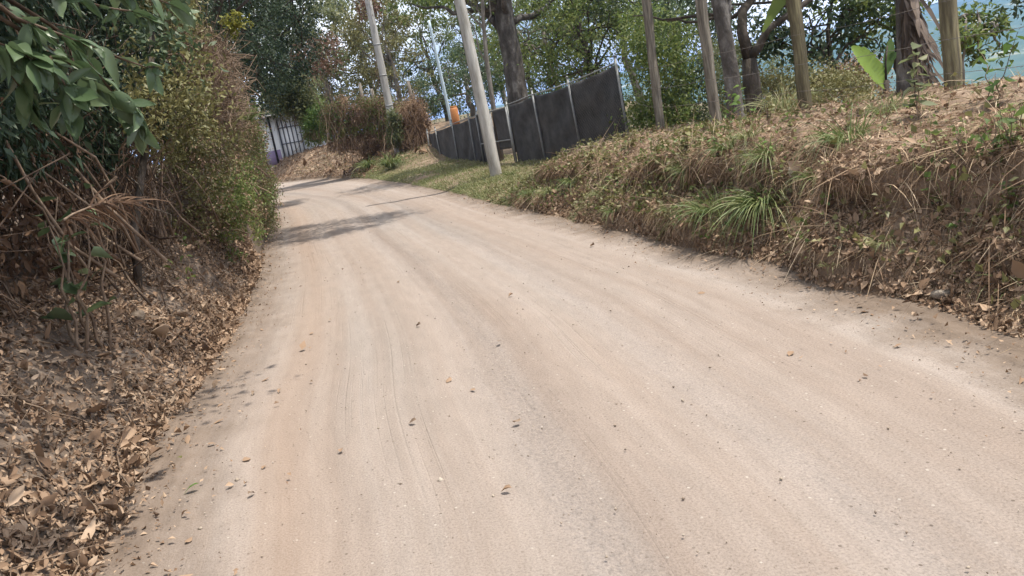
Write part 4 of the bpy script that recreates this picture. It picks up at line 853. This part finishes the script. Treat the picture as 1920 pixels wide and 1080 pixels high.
# ------------------------------------------------------------------ the black fence, its gate, poles
tp_ = [((1152, 105), (1181, 246), 17.2), ((1063, 145), (1097, 290), 18.9), ((996, 167), (1031, 322), 20.6), ((948, 187), (972, 322), 22.2)]
tp2 = [((892, 208), (906, 322), 25.0), ((877, 213), (893, 322), 26.2), ((846, 225), (860, 322), 29.0), ((815, 238), (832, 320), 32.2), ((800, 243), (808, 318), 34.2)]
def fence(label, tps, seed, rail=True, chain=0):
    a0 = at(*tps[-1][1], tps[-1][2]); root = thing('shade_cloth_fence', a0, label, 'fence', 'black shade cloth fences'); T = []; B = []
    for (ptop, pbot, Y) in tps:
        t = at(*ptop, Y); b = at(*pbot, Y); b[0] = b[0] * .5 + t[0] * .5 if abs(b[0] - t[0]) < .4 else b[0]
        gz_ = min(b[2], rpt(Y, max(.3, b[0] - Rt(Y)))[2] + .02) - .12; b = np.array([b[0], b[1], gz_]); T.append(t); B.append(b)
        mb = MB(); mb.tube([b, (b + t) / 2, t], .025, 10); mb.tube([t - (0, 0, .01), t + (0, 0, .025)], [.038, .02], 8); mb.build('post', M['galv'], root, smooth=True)
    for k in range(len(T) - 1):
        nx, nz = 26, 22; u = np.linspace(0, 1, nx)[:, None]; v = np.linspace(0, 1, nz)[None]; back = np.array([.05, .04, 0])
        top = T[k] * (1 - u[..., None]) + T[k + 1] * u[..., None] - np.array([0, 0, .17]); bot = B[k] * (1 - u[..., None]) + B[k + 1] * u[..., None] + np.array([0, 0, .14])
        P = bot * (1 - v[..., None]) + top * v[..., None] + back
        q = np.stack([u * 1.2 + v * 1.1 + 0 * u, v * .5 - u * .6, 0 * u * v + seed + k], -1)
        fold = .10 * fnoise(q, 3.2, 3) + .05 * np.sin((u * 9 + v * 7) + 2 * fnoise(q, 1.5, 2)) * np.exp(-((u - .25) / .35) ** 2)
        P = P + fold[..., None] * np.array([.55, .8, 0]) * np.sin(u * math.pi)[..., None] ** .4
        P[..., 2] -= (.03 + .02 * (k % 2)) * np.sin(u * math.pi) * v ** 3 - .07 * np.sin(u * 7 + k) * (1 - v) ** 3
        mb = MB(); i = np.arange(nx - 1)[:, None] * nz; j = np.arange(nz - 1)[None]; mb.add(P.reshape(-1, 3), np.stack([i + j, i + nz + j, i + nz + j + 1, i + j + 1], -1).reshape(-1, 4))
        o = mb.build('cloth', M['cloth'], root, smooth=True); sm = o.modifiers.new('thickness', 'SOLIDIFY'); sm.thickness = .004
        if rail: mb = MB(); mb.tube([T[k] - (0, 0, .14), (T[k] + T[k + 1]) / 2 - (0, 0, .15), T[k + 1] - (0, 0, .14)], .015, 8); mb.build('top_rail', M['galv'], root, smooth=True)
        if k < chain:
            mb = MB(); Lx = np.linalg.norm((T[k + 1] - T[k])[:2]); Hh = T[k][2] - B[k][2] - .25; st = .085
            ex = (T[k + 1] - T[k]) / Lx; sl = (T[k + 1][2] - T[k][2])
            for c0 in np.arange(-Hh, Lx, st):
                for sg in (1, -1):
                    x0, x1 = max(0, c0), min(Lx, c0 + Hh)
                    if x1 - x0 < .1: continue
                    z0, z1 = (x0 - c0, x1 - c0) if sg > 0 else (Hh - (x0 - c0), Hh - (x1 - c0))
                    f = lambda x, z: B[k] + ex * x + np.array([0, 0, z + .14]) + np.array([-.02, -.02, 0])
                    mb.tube([f(x0, z0), f(x1, z1)], .0016, 3)
            mb.build('chain_link', M['wire'], root)
    return T, B
T1, B1 = fence('nearer run of black shade cloth fence, up to the bank', tp_, 1, True, 1)
T2, B2 = fence('farther run of black shade cloth fence, behind the pale pole', tp2, 5)
# the gate between the two runs
a, b = B1[-1], B2[0]; hg = T1[-1][2] - a[2]; root = thing('gate', (a + b) / 2, 'pipe-framed gate with torn black cloth between the two fence runs', 'gate')
gv = (b - a); gu = unit(gv * [1, 1, 0]); gl = np.linalg.norm(gv[:2]); g0 = a + gu * .12; z0 = a[2] + .42
def gp(u, z): return g0 + gu * u * (gl - .2) + np.array([0, 0, z + .30])
hh = hg - .50; mb = MB()
for c in ([gp(0, 0), gp(0, hh)], [gp(1, 0), gp(1, hh)], [gp(0, hh), gp(1, hh)], [gp(0, hh * .45), gp(1, hh * .45)], [gp(.5, 0), gp(.5, hh)]): mb.tube(c, .02, 8)
mb.build('frame', M['galv'], root, smooth=True)
for (u0, u1, v0, v1) in ((.0, .42, .30, .99), (.5, 1, .0, .99)):
    nx, nz = 14, 16; u = np.linspace(u0, u1, nx)[:, None]; v = np.linspace(v0, v1, nz)[None]; P = g0 + gu * (u * (gl - .2))[..., None] + np.array([0, 0, 1.0]) * (v * hh + .30)[..., None] + np.array([.03, .03, 0])
    P = P + (.03 * fnoise(np.stack([u * 3 + 0 * v, v * 3 + 0 * u, 0 * u * v], -1), 1.5, 3))[..., None] * np.array([.6, .8, 0]); mb = MB(); i = np.arange(nx - 1)[:, None] * nz; j = np.arange(nz - 1)[None]
    mb.add(P.reshape(-1, 3), np.stack([i + j, i + nz + j, i + nz + j + 1, i + j + 1], -1).reshape(-1, 4)); o = mb.build('cloth', M['cloth'], root, smooth=True); o.modifiers.new('thickness', 'SOLIDIFY').thickness = .004

def pole(name, label, base, p_top, r0, r1, mat, hz=9.0, cat='utility pole', bands=()):
    a = np.asarray(base); d = p_top - a; b = a + d * (hz - a[2]) / d[2]; s = np.linspace(0, 1, 20)[:, None]; root = thing(name, a, label, cat)
    mb = MB(); mb.tube(a + (b - a) * s - np.array([0, 0, 1.0]) * (1 - s) ** 6, np.linspace(r0, r1, 20), 16, .02, 3); mb.build('shaft', mat, root, smooth=True)
    for z in bands:
        c = a + (b - a) * (z - a[2]) / (b - a)[2]; rr = r0 + (r1 - r0) * (z - a[2]) / (hz - a[2]); u = unit(b - a); mb = MB(); mb.tube([c - u * .03, c + u * .03], rr + .008, 14); mb.build('band', M['galv'], root, smooth=True)
    return root, a, b
bp = at(934, 337, 20.0)
pr, pa, pb = pole('utility_pole', 'pale leaning utility pole standing in the verge before the gate', bp, at(861, 0, 20.0), .155, .115, M['pole_pale'])
mb = MB(); s = np.linspace(0, 1, 8)[:, None]; u_ = unit(pb - pa); c = pa + (pb - pa) * (.12 + .8 * s) + np.array([-.14, -.03, 0]) * (1 - .2 * s); mb.tube(c, .014, 6); mb.build('cable', M['dark_gap'], pr, smooth=True)
bp2 = at(742, 262, 35.0)
pole('utility_pole', 'grey banded pole rising out of the brown creeper fence', bp2 - np.array([0, 0, .8]), at(690, 0, 35.0), .18, .125, M['pole_grey'], 11, bands=(3.4, 4.7, 6.0))
pole('metal_pole', 'thin pale blue metal pole behind the far fence', at(849, 232, 34.5) - np.array([0, 0, 1.8]), at(804, 38, 34.5), .085, .05, M['steel_blue'], at(804, 38, 34.5)[2], 'pole')
root = thing('orange_barrel', at(853, 225, 33.4), 'small orange plastic barrel showing above the far fence', 'barrel'); c = at(853, 218, 33.4); u = unit(at(850, 190, 33.4) - at(856, 225, 33.4)); lo = c - np.array([0, 0, 2.1])
mb = MB(); mb.tube([c - u * .35, c - u * .2, c + u * .3, c + u * .36], [.15, .17, .17, .13], 14); mb.build('body', M['orange'], root, smooth=True)
mb = MB(); mb.tube([c + u * .36, c + u * .42], [.14, .14], 12); mb.build('lid', M['orange'], root, smooth=True)
mb = MB(); mb.tube([lo, c - u * .33], .07, 8); mb.build('stand', M['post_wood'], root)

# ------------------------------------------------------------------ far end of the road
def far_clump(name, label, px, py, Y, spread, nc, per, ls, lf, seed, crad, cat='shrub', stem='twig', nst=24, r0=.012, tmpl=LEAF_MID, droop=.6, drop=.4):
    r = rng(seed); cl = lcl([(px + dx * spread[0], py + dy * spread[1], Y + dz * spread[2]) for dx, dy, dz in (lambda u: u * np.stack([np.ones(len(u)), 1 - .45 * np.abs(u[:, 0]) ** 2 + .5 * fnoise(np.stack([u[:, 0] * 3, 0 * u[:, 0] + seed, 0 * u[:, 0]], -1), 1.0, 3), np.ones(len(u))], -1))(r.uniform(-1, 1, (nc, 3)))]); lo = cl.mean(0); lo[2] = cl[:, 2].min() - drop
    return shrub(name, label, lo, cl, crad, per, ls, M[lf], M[stem], seed, nst, .6, r0, 'plants at the bend', cat, tmpl, droop)
o = far_clump('dry_creeper', 'brown dry creeper mass left of the grey banded pole', 686, 238, 36.8, (72, 44, .6), 190, 120, .10, 'leaf_dry', 1601, .42, 'creeper', nst=20, r0=.014)
foliage('foliage', lcl([(680 + 85 * a, 222 + 36 * b, 36.0) for a, b in rng(1602).uniform(-1, 1, (46, 2))]), .38, 80, .10, M['leaf_mid'], o, 1603)
def strands(root, px, py, Y, sp, n, seed):
    r = rng(seed); q = lcl([(px + a * sp[0], py + b * sp[1], Y) for a, b in (lambda u: u * np.stack([np.ones(len(u)), 1 - .4 * np.abs(u[:, 0]) ** 2 + .6 * fnoise(np.stack([u[:, 0] * 3, 0 * u[:, 0] + seed, 0 * u[:, 0]], -1), 1.0, 3)], -1))(r.uniform(-1, 1, (n, 2)))]); mb = MB(); blades(mb, q, r.normal(0, .6, (n, 3)) + np.array([0, -.4, .1]), r.uniform(.25, .8, n), .011, r.uniform(.3, 1.2, n), 4, seed)
    mb.build('dry_strand', M['strand'], root)
strands(o, 690, 222, 36.1, (78, 46), 1700, 1611)
o = far_clump('dry_creeper', 'brown dry creeper mass right of the grey banded pole', 776, 240, 35.2, (20, 50, .4), 90, 120, .10, 'leaf_dry', 1604, .36, 'creeper', nst=16, r0=.014)
strands(o, 776, 228, 34.7, (21, 54), 900, 1612)
far_clump('creeper', 'bluish green creeper wrapped around the foot of the banded pole', 741, 240, 34.6, (9, 35, .2), 34, 90, .10, 'leaf_grey', 1605, .26, 'creeper')
far_clump('leafy_shrub', 'green and reddish shrub beside the white house', 598, 222, 39.5, (27, 40, .8), 60, 100, .14, 'leaf_mid', 1606, .5)
far_clump('leafy_shrub', 'rounded bright green shrub in front of the brown creeper', 598, 225, 37.5, (18, 16, .4), 26, 90, .12, 'leaf_bright', 1607, .4)
far_clump('leafy_shrub', 'grey green bush under the dark trees near the house', 545, 178, 38.5, (42, 38, .8), 90, 100, .15, 'leaf_grey', 1608, .55)
far_clump('reddish_shrub', 'tree-top of rusty red leaves below the dark overhanging tree', 592, 100, 36.0, (38, 34, .8), 46, 34, .13, 'leaf_red', 1609, .5, 'shrub', drop=3.5)
far_clump('reddish_shrub', 'spray of red leaves around the top of the banded pole', 688, 12, 35.4, (24, 22, .3), 22, 30, .12, 'leaf_red', 1610, .36, 'shrub', drop=5.0, r0=.02, nst=6)
for k, (px, py, h) in enumerate(((681, 190, 1.7), (702, 192, 1.3), (770, 176, 1.2))):
    a = at(px, py, 38.5); u = unit(at(px - 8, py - 40, 38.5) - a); mb = MB(); mb.tube([a - u * 1.8, a, a + u * h * .5], [.10, .09, .07], 7, .2, k)
    tag(mb.build('wooden_stake', M['bark_grey']), ['pale stake showing above the brown creeper, leftmost of three', 'short pale stake close to the left of the banded pole', 'pale stake above the creeper right of the banded pole'][k], 'stake', 'stakes in the creeper fence')
p, n, dt = bank_sample(5200, 33, 52, .12, .85, 1621); litter('leaf_litter', 'clods and dead leaves on the earth cutting at the bend', p, n, dt, np.exp(rng(1622).normal(math.log(.09), .5, len(p))), M['leaf_dry'], 1623, LEAF_MID, .05, .6)
p, n, dt = bank_sample(2600, 34, 52, .2, .9, 1624); straw('dry_straw', 'dry roots and stalks hanging on the earth cutting at the bend', p, n, dt, np.exp(rng(1625).normal(math.log(.45), .5, len(p))), .022, 1626, 1.5, 'strand')
# the white house
hx = at(543, 296, 50.0); gzh = hx[2]
root = thing('white_house', (hx[0], hx[1], gzh), 'white house with purple lower wall partly hidden at the end of the road', 'house')
def hb(name, x0, x1, y0, y1, z0, z1, mat, parent=root):
    mb = MB(); mb.box((hx[0] + (x0 + x1) / 2, hx[1] + (y0 + y1) / 2, gzh + (z0 + z1) / 2), (x1 - x0, y1 - y0, z1 - z0)); return mb.build(name, mat, parent)
hb('wall', -6, -.40, 0, 5, -1.6, 2.7, M['white_wall']); hb('lower_wall', -6, -.45, -.02, 0, -.3, .62, M['purple_wall']); hb('pillar', -.80, -.68, -.06, -.02, -.3, 2.7, M['dark_gap']); hb('pillar', -1.55, -1.42, -.06, -.02, -.3, 2.7, M['dark_gap'])
hb('side_wall', -.40, 1.5, .6, 5, -1.6, 2.6, M['white_wall'])
g_ = hb('barred_gate', -.36, 1.05, .25, .28, -.2, 2.4, M['white_wall'])
for x in np.linspace(-.32, 1.0, 6): hb('bar', x - .032, x + .032, .2, .248, -.25, 2.4, M['bar_paint'], g_)
for z in (.9, 1.9): hb('bar', -.36, 1.05, .17, .199, z - .025, z + .025, M['bar_paint'], g_)
mb = MB(); mb.add(np.array([(-6.4, -.9, 2.72), (2.9, -.9, 2.62), (2.9, 5.4, 3.8), (-6.4, 5.4, 3.9), (-6.4, -.9, 2.78), (2.9, -.9, 2.68), (2.9, 5.4, 3.86), (-6.4, 5.4, 3.96)]) + np.array([hx[0], hx[1], gzh]), [[0, 3, 2, 1], [4, 5, 6, 7], [0, 1, 5, 4], [1, 2, 6, 5], [2, 3, 7, 6], [3, 0, 4, 7]]); mb.build('roof', M['tin'], root)

# ------------------------------------------------------------------ woodland behind the fence
G3 = 'woodland trees behind the fence'
tp = np.array([at(978, 240, 26), at(972, 180, 26), at(960, 110, 26), at(948, 40, 26), at(940, -20, 26), at(930, -110, 26)]); tp[0][2] = .2
tree('big_trunked_tree', 'tree with a thick mottled grey trunk rising behind the gate', tp[0], tp[-1], .36, tp[-1] + [0, 1.2, .2], (4.2, 3.4, 2.6), 100, 110, .15, M['leaf_mid'], M['bark_mottled'], 1701, G3, path=tp, crad=.8, r1=.75, limbs=14)
tp = np.array([at(930, 250, 24), at(922, 180, 24), at(912, 110, 24), at(906, 40, 24), at(902, -60, 24)]); tp[0][2] = .3
tree('slender_tree', 'slender pale tree just right of the leaning utility pole', tp[0], tp[-1], .08, tp[-1] + [0, .5, .3], (1.4, 1.4, 1.2), 30, 70, .12, M['leaf_grey'], M['bark_grey'], 1702, G3, path=tp, crad=.45, r1=.6, limbs=7)
W = [  # px, base py, Y, height of crown centre, crown radii, clusters, per, leaf size, leaf, label
 (560, 240, 52, 6.0, (4.2, 3, 4.0), 130, 90, .22, 'leaf_dark', 'dark green woodland tree rising behind the white house'),
 (640, 235, 50, 6.0, (3.6, 3, 4.2), 120, 90, .22, 'leaf_grey', 'grey green woodland tree behind the reddish shrub'),
 (720, 225, 54, 6.2, (4.2, 3, 4.4), 140, 90, .22, 'leaf_grey', 'grey green woodland tree behind the banded pole'),
 (770, 225, 46, 4.6, (2.8, 2.4, 2.9), 100, 90, .18, 'leaf_olive', 'low olive woodland tree between the banded and blue poles'),
 (840, 220, 56, 6.0, (4.0, 3, 4.0), 110, 80, .22, 'leaf_mid', 'green woodland tree behind the thin blue pole'),
 (890, 215, 42, 3.6, (3.0, 2.6, 2.2), 90, 90, .16, 'leaf_dark', 'low dark woodland tree behind the farther fence run'),
 (1010, 205, 38, 4.0, (3.4, 2.6, 2.8), 110, 90, .15, 'leaf_dark', 'dark woodland tree just right of the thick mottled trunk'),
 (1060, 200, 32, 4.2, (2.8, 2.4, 2.6), 110, 100, .13, 'leaf_mid', 'bushy green woodland tree behind the nearer fence run'),
 (1130, 195, 27, 3.9, (2.4, 2.2, 2.4), 110, 110, .12, 'leaf_mid', 'bushy green woodland tree behind the last fence post'),
 (1200, 180, 33, 5.4, (3.2, 2.6, 2.6), 110, 90, .15, 'leaf_grey', 'grey green woodland tree above the dense scrub'),
 (1290, 170, 27, 5.2, (2.8, 2.4, 2.3), 100, 90, .13, 'leaf_dark', 'dark woodland tree between the two narrow posts'),
 (955, 205, 60, 7.6, (5.0, 3, 3.6), 110, 80, .24, 'leaf_grey', 'tall hazy woodland tree far behind the gate'),
 (1120, 190, 56, 8.4, (5.0, 3, 3.4), 110, 80, .24, 'leaf_grey', 'tall hazy woodland tree far behind the nearer fence run'),
 (480, 250, 60, 8.0, (5.0, 3, 5.0), 120, 80, .26, 'leaf_dark', 'tall dark woodland tree at the far left behind the house')]
for k, (px, py, Y, zc, cr, nc, per, ls, lf, lb) in enumerate(W):
    b = at(px, py, Y); b[2] = ground_z(b[0], b[1]); zc += 1.6 if k < 5 else 0; cr = (cr[0], cr[1], cr[2] + (1.4 if k < 5 else 0)); nc = int((nc + (40 if k < 5 else 0)) * .68); c = np.array([b[0] - .12 * (zc - 1), Y, prof(Y) + zc]); 
    tree('woodland_tree', lb, b, c + np.array([0, 0, .5]), .13 + .004 * Y * .5, c, cr, nc, per, ls, M[lf], M['bark_grey'] if k % 2 else M['bark_dark'], 1800 + k * 40, G3, crad=.62, limbs=12, shell=.35)

# ------------------------------------------------------------------ things lying on the road
def road_z(x, y): return float(prof(y)) + float(road_noise([x], [y])[0])
def on_road(px, py):
    Yq = np.linspace(1.6, 45, 3000); d = FW * F + RT * (px - 960) - UP * (py - 540); d = d / d[1]; z = EYE + d[2] * Yq - prof(Yq); y = Yq[np.argmax(z < 0)]; x = d[0] * y
    return np.array([x, y, road_z(x, y)])
def fallen_leaf(label, pos, size, mat, seed, group='fallen leaves on the road', tilt=.18, curl=.3):
    r = rng(seed); mb = MB(); T = LEAF_FINE
    leaves(mb, np.array([[0, 0, 0.]]), np.array([[r.normal(), r.normal(), r.normal(0, .05)]]), np.array([[r.normal(0, tilt), r.normal(0, tilt), 1.0]]), size, T, curl, seed, r.uniform(.9, 1.4))
    mb.v[0][:, 2] -= mb.v[0][:, 2].min() - .002; o = mb.build('fallen_leaf', M[mat]); o.location = Vector(pos); return tag(o, label, 'leaf', group)
big = [((400, 797), .075, 'leaf_dry', 'pale curled dead leaf on the road near the left bank foot'), ((356, 828), .085, 'leaf_dry', 'broad pale dead leaf closest to the left bank edge'), ((341, 860), .07, 'leaf_olive', 'flat greenish dead leaf beside the left bank'),
       ((378, 920), .085, 'leaf_bright', 'yellow green fallen leaf lowest on the left of the road'), ((468, 937), .05, 'twig', 'small dark curled leaf right of the yellow green fallen leaf'), ((390, 840), .055, 'leaf_dry', 'brown crumpled leaf between two pale ones on the left'),
       ((460, 863), .06, 'leaf_dry', 'thin brown curled leaf on the left of the road'), ((936, 645), .07, 'twig', 'dark grey leaf lying alone in the middle of the road'), ((845, 711), .07, 'leaf_dry', 'narrow pale leaf on the middle of the road'),
       ((883, 731), .06, 'leaf_dry', 'small bent pale leaf in the road centre'), ((977, 792), .06, 'twig', 'dark forked leaf scrap low in the road centre'), ((1680, 555), .10, 'leaf_dry', 'large pale dead leaf at the foot of the right bank'),
       ((1755, 565), .09, 'leaf_dry', 'pale crumpled leaf under the slumped soil at the right'), ((1850, 597), .13, 'leaf_dry', 'largest curled brown leaf near the right picture edge'), ((1585, 545), .06, 'leaf_dry', 'pale leaf scrap at the right road edge below the weed'),
       ((747, 531), .07, 'twig', 'dark leaf scrap in the road well beyond the middle'), ((790, 613), .05, 'twig', 'small black leaf crumb left of the lone grey leaf'), ((968, 399), .12, 'leaf_dry', 'pale leaf lying far off below the grass clump'), ((490, 717), .07, 'leaf_dry', 'brown leaf on the shaded left road edge')]
for k, (q_, s_, mt, lb) in enumerate(big): fallen_leaf(lb, on_road(*q_), s_, mt, 2000 + k)
r = rng(2100)
for k in range(34):
    y = 2.6 + 16 * r.random() ** 1.6; w = Rt(y) - Lf(y); u = r.beta(.7, 2.6) if k % 4 else r.random(); x = Lf(y) + .06 + (w - .2) * u
    fallen_leaf('small brown dry leaf lying on the dusty road among many others', (x, y, road_z(x, y)), .03 + .03 * r.random() + .001 * y, 'leaf_dry' if k % 3 else 'twig', 2200 + k)
# gravel and crumbs too many to count
N = 4200; y = 1.9 + 22 * r.random(N) ** 1.7; u = r.random(N); x = Lf(y) + (Rt(y) - Lf(y)) * u; u = np.where(r.random(N) < .35, np.where(r.random(N) < .5, .07 * r.random(N), 1 - .09 * r.random(N)), u); x = Lf(y) + (Rt(y) - Lf(y)) * u; sz = np.exp(r.normal(math.log(.0028), .5, N))
cz = prof(y) + road_noise(x, y)
O = np.array([(1, 0, 0), (-1, 0, 0), (0, 1, 0), (0, -1, 0), (0, 0, 1), (0, 0, -1.0)]); OF = np.array([(0, 2, 4), (2, 1, 4), (1, 3, 4), (3, 0, 4), (2, 0, 5), (1, 2, 5), (3, 1, 5), (0, 3, 5)])
V = np.stack([x, y, cz], -1)[:, None] + O[None] * (sz[:, None] * r.uniform(.5, 1.5, (N, 6)))[..., None]
mb = MB(); mb.add(V.reshape(-1, 3), (OF[None] + np.arange(N)[:, None, None] * 6).reshape(-1, 3))
M['gravel'] = leaf_mat('gravel', [(.10, .08, .065), (.24, .19, .15), (.31, .26, .21), (.40, .35, .30)], trans=0, rough=.9, spec=.1, clump_amt=.1)
tag(mb.build('gravel', M['gravel']), 'fine gravel and crumbs scattered over the road', kind='stuff')
